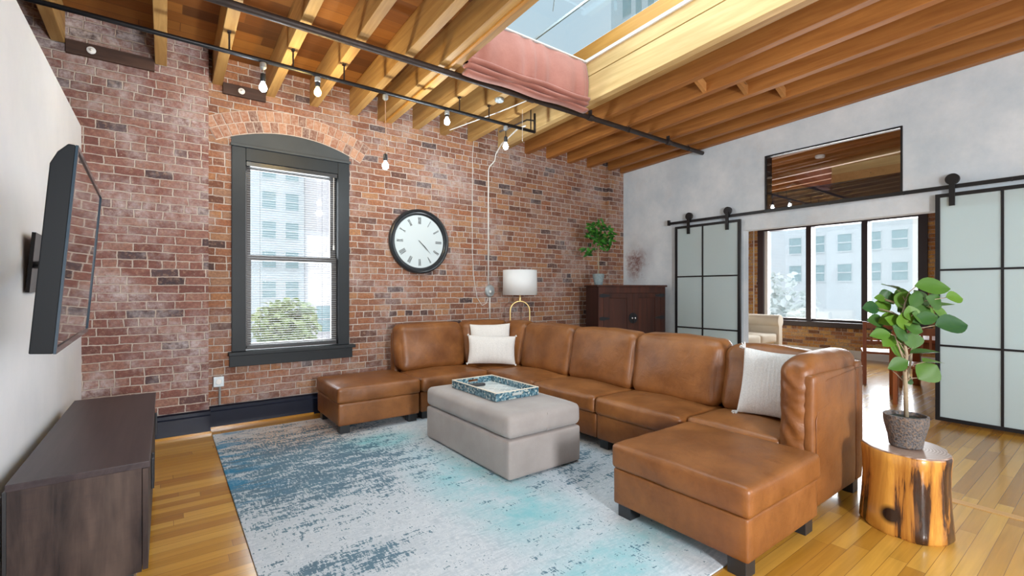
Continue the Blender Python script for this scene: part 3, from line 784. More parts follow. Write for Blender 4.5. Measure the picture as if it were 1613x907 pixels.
# cream loveseat in the far room
ls = thing('loveseat', 'cream loveseat with rolled arms in the far room, left of the big window', 'loveseat', (9.0, 4.6, 0))
lx0, lx1, ly0, ly1 = 8.15, 9.86, 4.22, 5.1
bm = bmesh.new(); box(bm, lx0+.2, lx1-.2, ly0+.06, ly1, .10, .32, bev=.02); obj('base', bm, 'cream_fabric', ls, smooth='auto')
for i in range(2):
    a = lx0+.20+i*(lx1-lx0-.4)/2
    bm = bmesh.new(); cushion(bm, a+.005, a+(lx1-lx0-.4)/2-.005, ly0, ly1-.22, .32, .50, .04, .02, .01, seed=i, n=9); obj('seat_cushion', bm, 'cream_fabric', ls, smooth=True)
    bm = bmesh.new(); cushion(bm, a+.005, a+(lx1-lx0-.4)/2-.005, ly1-.30, ly1-.10, .49, .90, .06, .03, .03, seed=i+4, n=9); obj('back_cushion', bm, 'cream_fabric', ls, smooth=True)
bm = bmesh.new(); cushion(bm, lx0+.1, lx1-.1, ly1-.12, ly1+.04, .1, .88, .06, .02, .0, n=9); obj('back_frame', bm, 'cream_fabric', ls, smooth=True)
for a in (lx0, lx1-.22):
    bm = bmesh.new()
    pr = [(a+.03, .10), (a+.19, .10), (a+.19, .62)]+[(a+.11+.125*math.cos(q), .735+.125*math.sin(q)) for q in [-.9+ (PI+1.8)*k/16 for k in range(17)]]+[(a+.03,.62)]
    prism(bm, pr, 'y', ly0-.02, ly1); obj('arm', bm, 'cream_fabric', ls, smooth='auto', bevel=.012)
for x in (lx0+.12, lx1-.12):
    for y in (ly0+.1, ly1-.08): obj('leg', bx(x-.03, x+.03, y-.03, y+.03, 0, .10), 'dark_timber', ls)

def wchair(loc, rz, label):
    c_ = thing('dining_chair', label, 'chair', loc, (0,0,rz), 'red wood chairs in the far room')
    for sx in (-.2, .2):
        obj('leg', bx(sx-.022, sx+.022, -.22, -.176, 0, .44, bev=.004), 'red_wood', c_, w=False)
        obj('leg', bx(sx-.022, sx+.022, .19, .234, 0, .90, bev=.004), 'red_wood', c_, w=False)
    obj('seat', bx(-.225, .225, -.235, .235, .44, .475, bev=.008), 'red_wood', c_, w=False)
    bm = bmesh.new(); box(bm, -.178, .178, .20, .225, .80, .89); box(bm, -.178, .178, .203, .222, .58, .63)
    for x in (-.12, -.04, .04, .12): box(bm, x-.012, x+.012, .205, .220, .63, .80)
    obj('back_slats', bm, 'red_wood', c_, w=False)
    for sx in (-.2, .2): obj('stretcher', bx(sx-.012, sx+.012, -.176, .19, .10, .14), 'red_wood', c_, w=False)
    return c_
wchair((8.35, 2.22, 0), 1.9, 'red wood chair nearest the brick under the far window, half hidden by plant leaves')
wchair((7.15, 1.55, 0), -1.35, 'red wood chair closest to the open frosted door, behind the plant stem')
tb = thing('dining_table', 'dark red wood table in the far room behind the potted plant', 'table', (7.95, 1.35, 0))
obj('tabletop', bx(7.52, 8.7, .35, 1.95, .70, .74, bev=.008), 'red_wood', tb)
bm = bmesh.new(); box(bm, 7.6, 8.6, .45, .47, .61, .70); box(bm, 7.6, 8.6, 1.83, 1.85, .61, .70); box(bm, 7.6, 7.62, .47, 1.83, .61, .70); box(bm, 8.58, 8.6, .47, 1.83, .61, .70); obj('apron', bm, 'red_wood', tb)
for x in (7.58, 8.63):
    for y in (.42, 1.88): obj('leg', bx(x-.04, x+.04, y-.04, y+.04, 0, .70, bev=.006), 'red_wood', tb)

# ------------------------------------------------------------------ rug
bm = bmesh.new(); box(bm, .35, 3.35, 1.20, 5.12, .001, .010)
tag(obj('area_rug', bm, 'rug', bevel=.003), 'large distressed rug in pale grey, teal and turquoise on the wood floor', 'rug')

# ------------------------------------------------------------------ sectional sofa
RZ = .0105     # everything on the rug stands on its top
sf = thing('sectional_sofa', 'cognac brown leather sectional sofa with loose back cushions, turning two corners', 'sofa', (3.4, 3.1, 0))
X0, X1 = 2.95, 3.78; m_ = .83
ys = [1.10+m_*i for i in range(6)]          # 1.10 1.93 2.76 3.59 4.42 5.25
def base(x0, x1, y0, y1, root, **k):
    bm = bmesh.new(); cushion(bm, x0+.004, x1-.004, y0+.004, y1-.004, .085, .295, .014, 0, .002, wr=.0015, n=11); return obj('base', bm, 'leather', root, smooth=True, **k)
def seat(x0, x1, y0, y1, root, seed, z0=.292, z1=.445, top=.036, rr=.038):
    bm = bmesh.new(); cushion(bm, x0+.003, x1-.003, y0+.003, y1-.003, z0, z1, rr, top, .008, wr=.005, seed=seed, n=21); return obj('seat_cushion', bm, 'leather', root, smooth=True)
def feet(x0, x1, y0, y1, root, which=(0,1,2,3)):
    for i, (x, y) in enumerate(((x0+.07, y0+.07), (x1-.07, y0+.07), (x0+.07, y1-.07), (x1-.07, y1-.07))):
        if i in which:
            on = .35 < x < 3.30 and y > 1.25
            bm = bmesh.new(); z0 = RZ if on else 0
            box(bm, x-.045, x+.045, y-.045, y+.045, z0, .09, bev=.003); obj('leg', bm, 'black_plastic', root)
def backc(x0, x1, y0, y1, side, root, seed, z0=.43, z1=.955, wr=.007):
    """loose back cushion leaning on its frame; side = direction of the frame"""
    k = .16
    def lean(x, y, z):
        s = (z-z0)/(z1-z0)
        if side == 'x+': return (x+k*(s-.5)*.8*.75, y, z)
        if side == 'y+': return (x, y+k*(s-.5)*.8*.75, z)
        if side == 'y-': return (x, y-k*(s-.5)*.2, z)
        return (x, y, z)
    bm = bmesh.new(); cushion(bm, x0+.004, x1-.004, y0+.004, y1-.004, z0, z1, .075, .02, .035 if side != 'y-' else .012, wr=wr, seed=seed, n=23, lean=lean)
    return obj('back_cushion', bm, 'leather', root, smooth=True)
def frame(x0, x1, y0, y1, root, z1=.86):
    bm = bmesh.new(); cushion(bm, x0, x1, y0, y1, .085, z1, .03, .0, .004, wr=.002, n=11); return obj('back_frame', bm, 'leather', root, smooth=True)
# long side
for i in range(1, 4):
    base(X0, X1-.12, ys[i], ys[i+1], sf); seat(X0-.03, X1-.25, ys[i], ys[i+1], sf, i)
    backc(X1-.36, X1-.10, ys[i], ys[i+1], 'x+', sf, i*2)
    frame(X1-.12, X1, ys[i]+.003, ys[i+1]-.003, sf)
    feet(X0, X1, ys[i], ys[i+1], sf, (0,2) if i == 1 else (2,))
# far corner
base(X0, X1-.12, ys[4], ys[5]-.12, sf); seat(X0, X1-.25, ys[4], ys[5]-.25, sf, 9)
backc(X1-.36, X1-.10, ys[4], ys[5]-.36, 'x+', sf, 11); backc(X0, X1-.14, ys[5]-.36, ys[5]-.12, 'y+', sf, 12)
frame(X1-.12, X1, ys[4]+.003, ys[5], sf); frame(X0, X1-.123, ys[5]-.12, ys[5], sf)
# far seat
A0 = X0-m_
base(A0, X0, ys[4], ys[5]-.12, sf); seat(A0, X0, ys[4]-.03, ys[5]-.25, sf, 14)
backc(A0-.02, X0-.01, ys[5]-.36, ys[5]-.10, 'y+', sf, 15); frame(A0, X0-.003, ys[5]-.12, ys[5], sf)
feet(A0, X0, ys[4], ys[5], sf, (0,))
# near corner
base(X0+.03, X1-.12, ys[0]+.12, ys[1], sf); seat(X0+.03, X1-.25, ys[0]+.19, ys[1], sf, 17)
frame(X1-.12, X1, ys[0], ys[1]-.003, sf, .88)
frame(X0+.035, X1-.123, ys[0], ys[0]+.075, sf, .86)
backc(X1-.33, X1-.10, ys[0]+.215, ys[1], 'x+', sf, 18, z1=.93)
def near_back():
    bm = bmesh.new(); xa = X0+.022
    def lean(x, y, z):
        s = (x-xa)/.22
        dz = 0 if s > 1 else -.055*(1-s)**2*max(0, (z-.5)/.45)
        # gathered leather: shallow horizontal creases on the exposed end
        e = max(0, 1-(x-xa)/.07)
        w = .007*e*math.sin(z*62+3*math.sin(y*23)+2*math.sin(z*17))
        return (x+w, y-.012*(z-.43), z+dz)
    cushion(bm, xa, X1-.02, ys[0]+.028, ys[0]+.21, .25, .955, .075, .012, .006, wr=.006, seed=21, n=33, lean=lean)
    return obj('back_cushion', bm, 'leather', sf, smooth=True)
near_back()
feet(X0, X1, ys[0], ys[1], sf, (1,))
bm = bmesh.new()
tube(bm, [(X0+.06, ys[0]+.001, .12), (X0+.055, ys[0]+.001, .60), (X0+.075, ys[0]+.001, .64), (X0+.26, ys[0]+.001, .68)], .004, 6)
obj('seam', bm, 'leather', sf, smooth=True)
bm = bmesh.new()
tube(bm, [(X0+.07, ys[0]+.006, .79), (X0+.22, ys[0]+.003, .815), (X0+.5, ys[0]+.002, .83), (X1-.02, ys[0]+.001, .84)], .004, 6)
obj('seam', bm, 'leather', sf, smooth=True)
# leather ottomans
def ott(x0, x1, y0, y1, label, sd):
    o = thing('leather_ottoman', label, 'ottoman', ((x0+x1)/2, (y0+y1)/2, 0), group=None)
    base(x0, x1, y0, y1, o); seat(x0-.012, x1+.012, y0-.012, y1+.012, o, sd, .292, .44, .022, .03); feet(x0, x1, y0, y1, o); return o
ott(A0-m_-.01, A0-.02, 4.40, 5.15, 'brown leather ottoman at the far left end of the sofa, under the window', 31)
ott(2.14, 2.935, 1.06, 1.87, 'large brown leather ottoman in the foreground, pushed against the near sofa corner', 33)

# pillows
def pillow(label, loc, rot, w, h, th, mat, tassel=0, seed=1, group=None):
    p = thing('throw_pillow', label, 'pillow', loc, rot)
    bm = bmesh.new(); throw(bm, w, h, th, seed=seed); obj('pillow_cover', bm, mat, p, smooth=True, w=False)
    if tassel:
        for sx in (-1, 1):
            for sz in (-1, 1):
                bm = bmesh.new()
                for k in range(9):
                    a = math.atan2(sz*h, sx*w)+(k-4)*.16; L = tassel*(.8+.3*random.random())
                    c0 = Vector((sx*w*.485, (k%3-1)*.006, sz*h*.485)); c1 = c0+Vector((math.cos(a)*L, (k%3-1)*.012, math.sin(a)*L))
                    tube(bm, [c0, (c0+c1)/2+Vector((0,.004,0)), c1], [.005,.006,.004], 5)
                obj('tassel', bm, mat, p, smooth=True, w=False)
    return p
pillow('square white knitted pillow with tassels, leaning in the near corner of the sofa', (3.40, 1.50, .695), (math.radians(0), math.radians(0), 0), .44, .47, .14, 'knit', .04, 3)
p = bpy.data.objects['throw_pillow']; p.rotation_mode = 'XYZ'
p.rotation_euler = (Matrix.Rotation(math.radians(-70), 4, 'Z') @ Matrix.Rotation(math.radians(-17), 4, 'X') @ Matrix.Rotation(math.radians(4), 4, 'Y')).to_euler()
def face(az, tilt, roll=0): return (Matrix.Rotation(math.radians(az), 4, 'Z') @ Matrix.Rotation(math.radians(tilt), 4, 'X') @ Matrix.Rotation(math.radians(roll), 4, 'Y')).to_euler()
pillow('off-white rectangular pillow standing in front of the other, far sofa corner', (3.10, 4.56, .645), face(-32, -14, 2), .57, .34, .13, 'boucle', .018, 8)
pillow('off-white pillow peeking out behind the front one, far sofa corner', (3.20, 4.74, .73), face(-32, -14, -1), .50, .42, .12, 'boucle', 0, 14)

# ------------------------------------------------------------------ grey ottoman and tray
go = thing('storage_ottoman', 'rectangular grey fabric storage ottoman in the middle of the rug', 'ottoman', (2.26, 3.23, RZ))
bm = bmesh.new(); cushion(bm, 1.91, 2.61, 2.60, 3.87, .020, .298, .022, 0, .004, wr=.002, n=17); obj('body', bm, 'grey_fabric', go, smooth=True)
bm = bmesh.new(); cushion(bm, 1.905, 2.615, 2.595, 3.875, .302, .472, .05, .012, .006, wr=.003, n=19); obj('lid_cushion', bm, 'grey_fabric', go, smooth=True)
for x in (1.98, 2.54):
    for y in (2.67, 3.80): obj('leg', bx(x-.03, x+.03, y-.03, y+.03, RZ, .022), 'black_plastic', go)
bm = bmesh.new(); tube(bm, [(2.26, 2.597, .31), (2.26, 2.593, .45)], .0022, 5); obj('seam', bm, 'grey_fabric', go)
tr = thing('serving_tray', 'rectangular teal mosaic tray with ivory rim on the grey ottoman', 'tray', (2.27, 3.31, .484), (0,0,0))
hx, hy, tz, tt = .215, .345, .062, .014
obj('tray_floor', bx(-hx+tt, hx-tt, -hy+tt, hy-tt, 0, .010), 'tray_floor', tr, w=False)
bm = bmesh.new()
box(bm, -hx, -hx+tt, -hy, hy, 0, tz); box(bm, hx-tt, hx, -hy, hy, 0, tz)
for s in (-1, 1):
    y0, y1 = (s*hy, s*(hy-tt)) if s < 0 else (s*(hy-tt), s*hy)
    box(bm, -hx+tt, -.055, y0, y1, 0, tz); box(bm, .055, hx-tt, y0, y1, 0, tz); box(bm, -.055, .055, y0, y1, 0, .024); box(bm, -.055, .055, y0, y1, .048, tz)
obj('tray_wall', bm, 'tray', tr, w=False)
bm = bmesh.new(); z = tz+.0005
box(bm, -hx-.001, -hx+tt+.001, -hy-.001, hy+.001, z, z+.004); box(bm, hx-tt-.001, hx+.001, -hy-.001, hy+.001, z, z+.004); box(bm, -hx+tt+.001, hx-tt-.001, -hy-.001, -hy+tt, z, z+.004); box(bm, -hx+tt+.001, hx-tt-.001, hy-tt, hy+.001, z, z+.004)
obj('tray_rim', bm, 'ivory', tr, w=False)
rc = thing('remote_control', 'small black remote lying at the far end of the tray', 'remote', (2.20, 3.53, .496), (0,0,-.15))
obj('remote_body', bx(-.11, .11, -.024, .024, 0, .02, bev=.006), 'black_plastic', rc, w=False)
bm = bmesh.new()
for i in range(6):
    for j in (-1, 1): box(bm, -.08+i*.028, -.066+i*.028, j*.009-.005, j*.009+.005, .0205, .022)
obj('buttons', bm, 'clock_mark', rc, w=False)

# ------------------------------------------------------------------ TV and console
tv = thing('television', 'flat black television tilted on a bracket on the white left wall', 'television', (-.277, 2.475, 1.48), (0, math.radians(4.5), math.radians(1.5)))
TW, TH = .50, .325
bm = bmesh.new()
prism(bm, [(.015, TH), (-.002, TH), (-.024, TH-.03), (-.038, TH-.07), (-.038, -TH), (.015, -TH)], 'y', -TW, TW)
obj('casing', bm, simple('tv_casing', (.006,.008,.010), .45, spec=.15), tv, w=False, bevel=.003)
obj('screen', bx(.0152, .0175, -TW+.016, TW-.016, -TH+.02, TH-.014), 'screen', tv, w=False)
bm = bmesh.new(); a, b_ = .0152, .022
box(bm, a, b_, -TW, -TW+.015, -TH, TH); box(bm, a, b_, TW-.015, TW, -TH, TH); box(bm, a, b_, -TW+.015, TW-.015, TH-.013, TH); box(bm, a, b_, -TW+.015, TW-.015, -TH, -TH+.019)
obj('bezel', bm, simple('glossy_bezel', (.02,.04,.06), .12), tv, w=False)
obj('connector_panel', bx(-.042, -.038, -.40, -.2, -TH+.06, -.02), 'black_plastic', tv, w=False)
bm = bmesh.new(); tube(bm, [(-.045, .25, -.02), (-.12, .55, -.02), (-.235, .88, -.02)], .018, 8); box(bm, -.243, -.228, .80, 1.02, -.16, .14)
obj('wall_bracket', bm, 'black', tv, w=False)

cn = thing('media_console', 'long low dark weathered wood media console against the left wall', 'console', (-.28, 3.45, 0))
cx0, cx1, cy0, cy1 = -.49, -.06, 2.60, 4.31
obj('top', bx(cx0-.004, cx1+.006, cy0-.006, cy1+.004, .572, .60, bev=.002), 'console_top', cn)
obj('side_panel', bx(cx0, cx1-.022, cy0, cy0+.028, .12, .571), 'console', cn); obj('side_panel', bx(cx0, cx1-.022, cy1-.028, cy1, .12, .571), 'console', cn)
obj('bottom_panel', bx(cx0, cx1-.022, cy0+.029, cy1-.029, .12, .148), 'console', cn)
obj('back_panel', bx(cx0-.012, cx0-.001, cy0, cy1, .10, .571), 'black_plastic', cn)
L = (cy1-cy0)/3
for i in range(3):
    d = obj('door', bx(cx1-.020, cx1, cy0+i*L+.003, cy0+(i+1)*L-.003, .124, .568, bev=.0015), 'console', cn)
    yh = cy0+i*L+(.05 if i % 2 else L-.05)
    obj('handle', bx(cx1+.0005, cx1+.014, yh-.008, yh+.008, .30, .46, bev=.003), 'black', d)
obj('plinth', bx(cx0+.04, cx1-.05, cy0+.04, cy1-.04, .0, .118), 'black_plastic', cn)

# ------------------------------------------------------------------ clock
CR = .375
ck = thing('wall_clock', 'large round wall clock with black rim and roman numerals on the brick wall', 'clock', (2.56, YB-.005, 1.96))
def roty(bm): bmesh.ops.rotate(bm, verts=bm.verts, cent=(0,0,0), matrix=Matrix.Rotation(PI/2, 3, 'X'))
bm = bmesh.new(); k = .405
prof = [(k-.005, 0), (k, .02), (k-.006, .045), (k-.022, .056), (k-.036, .050), (k-.040, .044), (k-.056, .046), (k-.068, .036), (k-.075, .020)]
lathe(bm, prof, 72, cap=False); roty(bm); obj('rim', bm, simple('satin_black_rim', (.016,.02,.024), .3), ck, smooth='auto', w=False)
bm = bmesh.new(); lathe(bm, [(.001, .016), (k-.07, .016), (k-.07, .020), (.001, .020)], 64); roty(bm); obj('dial', bm, 'clock_face', ck, w=False)
bm = bmesh.new()
def stroke(x0, y0, x1, y1, wd, T):
    a = Vector((x0, y0)); b = Vector((x1, y1)); d = (b-a).normalized(); n_ = Vector((-d.y, d.x))*wd/2
    q = [T(p) for p in (a+n_, a-n_, b-n_, b+n_)]
    prism(bm, [(p.x, p.y) for p in q], 'y', -.024, -.0205)
ROM = ['XII','I','II','III','IV','V','VI','VII','VIII','IX','X','XI']
for h_, s in enumerate(ROM):
    bm = bmesh.new()
    ang = -h_*PI/6; Wd = {'I':.014, 'V':.024, 'X':.024}; tot = sum(Wd[c_] for c_ in s)*.8; x = -tot/2; H = .042
    def T(p, ang=ang):
        p = Vector((p[0], p[1]+.262)); return Vector((p.x*math.cos(ang)-p.y*math.sin(ang), p.x*math.sin(ang)+p.y*math.cos(ang)))
    for c_ in s:
        w_ = Wd[c_]*.8; m = x+w_/2
        if c_ == 'I': stroke(m, -H, m, H, .006, T)
        if c_ == 'V': stroke(x+.002, H, m, -H, .007, T); stroke(x+w_-.002, H, m, -H, .0035, T)
        if c_ == 'X': stroke(x+.002, H, x+w_-.002, -H, .007, T); stroke(x+w_-.002, H, x+.002, -H, .0035, T)
        x += w_
    obj('numeral', bm, 'clock_mark', ck, w=False)
def hand(name, L_, wd, ang, y):
    bm = bmesh.new(); ca, sa = math.cos(ang), math.sin(ang)
    q = [(-.02, -wd*.6), (L_*.6, -wd), (L_, 0), (L_*.6, wd), (-.02, wd*.6)]
    prism(bm, [(a*ca-b*sa, a*sa+b*ca) for a, b in q], 'y', y-.002, y); obj(name, bm, 'black_plastic', ck, w=False)
hand('hour_hand', .15, .005, -math.radians(43), -.026); hand('minute_hand', .215, .0035, -math.radians(45), -.029)

# ------------------------------------------------------------------ outlet, conduit and cords on the brick
ob = thing('outlet_box', 'grey metal outlet box low on the brick beside the window', 'outlet', (.42, YB-.03, .46))
obj('box', bx(.375, .465, YB-.045, YB-.001, .405, .505, bev=.004), 'galv', ob)
bm = bmesh.new(); lathe(bm, [(.004,0),(.026,0),(.024,.006),(.004,.007)], 20); roty(bm); bmesh.ops.translate(bm, verts=bm.verts, vec=(.42, YB-.0455, .455)); obj('receptacle', bm, 'white', ob)
bm = bmesh.new(); tube(bm, [(.43, YB-.02, .404), (.43, YB-.02, .225)], .010, 8); obj('conduit', bm, 'galv', ob)
cb = thing('wall_switch_box', 'round pale box on the white conduit between clock and lamp', 'box', (3.63, YB-.02, 1.34))
bm = bmesh.new(); lathe(bm, [(.01,0),(.075,0),(.078,.012),(.066,.03),(.03,.034),(.028,.042),(.01,.044)], 28, fn=lambda a, z: 1+.10*abs(math.sin(a))); roty(bm); bmesh.ops.translate(bm, verts=bm.verts, vec=(3.63, YB-.002, 1.34)); obj('housing', bm, 'galv', cb, smooth='auto')
bm = bmesh.new(); lathe(bm, [(.004,0),(.018,0),(.016,.01),(.004,.012)], 16); roty(bm); bmesh.ops.translate(bm, verts=bm.verts, vec=(3.61, YB-.047, 1.33)); obj('knob', bm, 'white', cb)
bm = bmesh.new(); tube(bm, [(3.63, YB-.012, .95), (3.63, YB-.012, 1.25)], .008, 8); tube(bm, [(3.605, YB-.012, 1.43), (3.605, YB-.012, 3.02), (3.62, YB-.02, 3.07), (3.70, YB-.03, 3.16), (3.715, YB-.04, 3.26), (3.66, YB-.25, 3.33), (3.52, YB-.8, 3.36), (3.48, YB-1.0, 3.33)], .010, 8)
tag(obj('wall_conduit', bm, 'cord', smooth=True), 'white conduit rising up the brick from the round box to the ceiling pipe', 'conduit')
bm = bmesh.new()
pts = [(3.35, YB-.04, 3.38), (3.35, YB-.008, 3.2), (3.345, YB-.008, 1.9), (3.37, YB-.01, 1.5), (3.42, YB-.012, 1.25), (3.50, YB-.014, 1.14), (3.57, YB-.014, 1.17), (3.60, YB-.014, 1.24)]
tube(bm, pts, .004, 6); tag(obj('loose_cord', bm, 'cord', smooth=True), 'thin white cord hanging down the brick and looping to the round box', 'cord')

# ------------------------------------------------------------------ ceiling pipes and bulbs
bp = thing('sprinkler_pipe', 'thick dark iron sprinkler pipe crossing the room under the joists', 'pipe', (2, 3.85, 3.38))
bm = bmesh.new(); tube(bm, [(-3.1, 3.85, 3.385), (XR-.001, 3.85, 3.385)], .029, 16); obj('pipe', bm, 'pipe', bp, smooth=True)
for x in (3.12, 4.02, 5.55):
    bm = bmesh.new(); tube(bm, [(x-.035, 3.85, 3.385), (x+.035, 3.85, 3.385)], .037, 14); box(bm, x-.012, x+.012, 3.83, 3.87, 3.42, 3.47); obj('coupling', bm, 'pipe', bp, smooth='auto')
for x in (4.72, 6.03):
    bm = bmesh.new(); tube(bm, [(x, 3.85, 3.41), (x, 3.85, zb(3.85)+.002)], .006, 6); tube(bm, [(x-.008, 3.85, 3.385), (x+.008, 3.85, 3.385)], .034, 14); obj('hanger', bm, 'pipe', bp)
bm = bmesh.new(); tube(bm, [(3.12, 3.85, 3.42), (3.12, 3.84, 3.49)], [.012, .010], 8); lathe(bm, [(.006,0),(.022,.004),(.022,.010),(.006,.012)], 12, c=(3.12, 3.84, 3.49)); obj('sprinkler_head', bm, 'gold', bp)
YP, ZP = 4.32, 3.25
sp = thing('conduit_pipe', 'slim black pipe carrying the bare bulbs, hung below the joists', 'pipe', (1, YP, ZP))
bm = bmesh.new(); tube(bm, [(-3.1, YP, ZP), (3.56, YP, ZP)], .018, 12); obj('pipe', bm, 'black', sp, smooth=True)
for x in (.41, .88, 1.31, 2.52, 2.90, 3.50):
    bm = bmesh.new(); tube(bm, [(x, YP, ZP+.01), (x, YP, zb(YP)+.0)], .007, 8)
    if x < 3.4: box(bm, x-.012, x+.012, YP-.02, YP+.02, zb(YP)-.012, zb(YP))
    else: tube(bm, [(x, YP, zb(YP)), (x, YP, 3.53)], .007, 8)
    obj('hanger_rod', bm, 'pipe', sp)
bm = bmesh.new(); tube(bm, [(3.56, YP, ZP-.005), (3.56, YP, 3.47)], .014, 8); tube(bm, [(3.56, YP, ZP+.09), (3.54, YP-.01, ZP+.13), (3.44, YP, ZP+.12), (3.3, YP+.1, ZP+.04), (3.18, YP+.2, ZP-.02)], .010, 8)
obj('elbow_drop', bm, 'pipe', sp, smooth=True)
M['bulb_white'] = emit('lit_bulb_white', (.80,.95,1.0), 30); M['bulb_warm'] = emit('lit_bulb_warm', (1.0,.72,.25), 16)
def bulb(x, zc, col, e, mat, cordm, label):
    b = thing('pendant_bulb', label, 'light bulb', (x, YP, ZP-.03), group=None)
    bm = bmesh.new(); lathe(bm, [(.022,ZP-.019),(.026,ZP-.03),(.026,ZP-.06),(.010,ZP-.075)], 14, c=(x,YP,0)); obj('canopy', bm, 'galv', b)
    zs = zc+.055
    bm = bmesh.new(); tube(bm, [(x, YP, ZP-.07), (x+.002, YP, (ZP+zs)/2), (x, YP, zs+.05)], .004, 6); obj('cord', bm, cordm, b)
    bm = bmesh.new(); lathe(bm, [(.008,zs+.06),(.020,zs+.05),(.022,zs),(.018,zs-.012)], 16, c=(x,YP,0)); obj('socket', bm, 'black_plastic', b, smooth='auto')
    bm = bmesh.new(); lathe(bm, [(.012,zs-.012),(.016,zs-.022),(.028,zs-.045),(.031,zs-.062),(.026,zs-.080),(.012,zs-.092),(.002,zs-.094)], 20, c=(x,YP,0)); obj('bulb', bm, mat, b, smooth=True)
    l = lamp('POINT', 'bulb_light', (0,0,zc-.14-(ZP-.03)), e, col, .04, parent=b)
    return b
bulb(.65, 3.03, (.85,.95,1), 15, 'bulb_white', 'galv', 'white bulb at the left end of the slim pipe, above the window arch')
bulb(1.08, 3.10, (1,.68,.22), 16, 'bulb_warm', 'galv', 'warm yellow bulb under the slim pipe, the only yellow one')
bulb(1.70, 2.55, (.85,.95,1), 17, 'bulb_white', 'brown_cord', 'white bulb on the longest cord, hanging lowest, right of the window')
bulb(2.37, 3.12, (.85,.95,1), 13, 'bulb_white', 'galv', 'white bulb close under the slim pipe, between the lowest and rightmost bulbs')
bulb(3.13, 3.00, (.85,.95,1), 13, 'bulb_white', 'black', 'rightmost white bulb, in a dark socket near the end of the slim pipe')
bm = bmesh.new(); tube(bm, [(2.78, 5.0, 3.30), (3.02, 4.3, 3.36), (3.14, 3.92, 3.40)], .006, 6); tag(obj('ceiling_cord', bm, 'cord'), 'white cord strung diagonally between the ceiling pipes', 'cord')
jb = thing('junction_box', 'small round grey junction box on the ceiling near the thick pipe', 'box', (3.0, 4.12, zb(4.12)-.03))
bm = bmesh.new(); lathe(bm, [(.01,0),(.045,0),(.05,.01),(.05,.028),(.01,.029)], 20); obj('cover', bm, 'galv', jb, smooth='auto', w=False)
bm = bmesh.new(); lathe(bm, [(.004,-.008),(.010,-.006),(.010,.001)], 10); obj('knockout', bm, 'galv', jb, w=False)
jb.location.x = 2.90
hb = thing('pull_cord', 'very thin cord dangling from the ceiling beside the rightmost bulb', 'cord', (3.28, 4.2, 3.4))
bm = bmesh.new(); tube(bm, [(3.28, 4.2, zb(4.2)), (3.28, 4.2, 3.05)], .002, 5); obj('string', bm, 'cord', hb)

# ------------------------------------------------------------------ floor lamp
fl = thing('floor_lamp', 'floor lamp with white drum shade on a tall gold arch, behind the sofa', 'lamp', (3.90, 5.05, 0), (0,0,math.radians(-28)))
bm = bmesh.new(); lathe(bm, [(.01,0),(.15,0),(.15,.02),(.01,.022)], 36); obj('base', bm, 'gold', fl, smooth='auto', w=False)
bm = bmesh.new(); hw = .135; zt = 1.20
tube(bm, [(-hw, 0, .02), (-hw, 0, .6)]+[(-hw*math.cos(a), 0, zt-hw+.0+hw*math.sin(a)) for a in [PI*k/18 for k in range(19)]]+[(hw, 0, .6), (hw, 0, .02)], .010, 12)
obj('arch_stem', bm, 'gold', fl, smooth=True, w=False)
bm = bmesh.new(); tube(bm, [(0,0,zt+.005), (0,0,1.50)], .009, 10); lathe(bm, [(.018,zt+.01),(.02,zt+.05),(.012,zt+.055)], 14); obj('socket', bm, 'gold', fl, w=False)
bm = bmesh.new(); lathe(bm, [(.237,1.285),(.233,1.625)], 48, cap=False); o = obj('lamp_shade', bm, 'shade', fl, smooth=True, w=False)
q = o.modifiers.new('t', 'SOLIDIFY'); q.thickness = .003
bm = bmesh.new()
for a in (0, 2*PI/3, 4*PI/3): tube(bm, [(0,0,1.49), (.232*math.cos(a), .232*math.sin(a), 1.60)], .003, 6)
obj('shade_spider', bm, 'gold', fl, w=False)

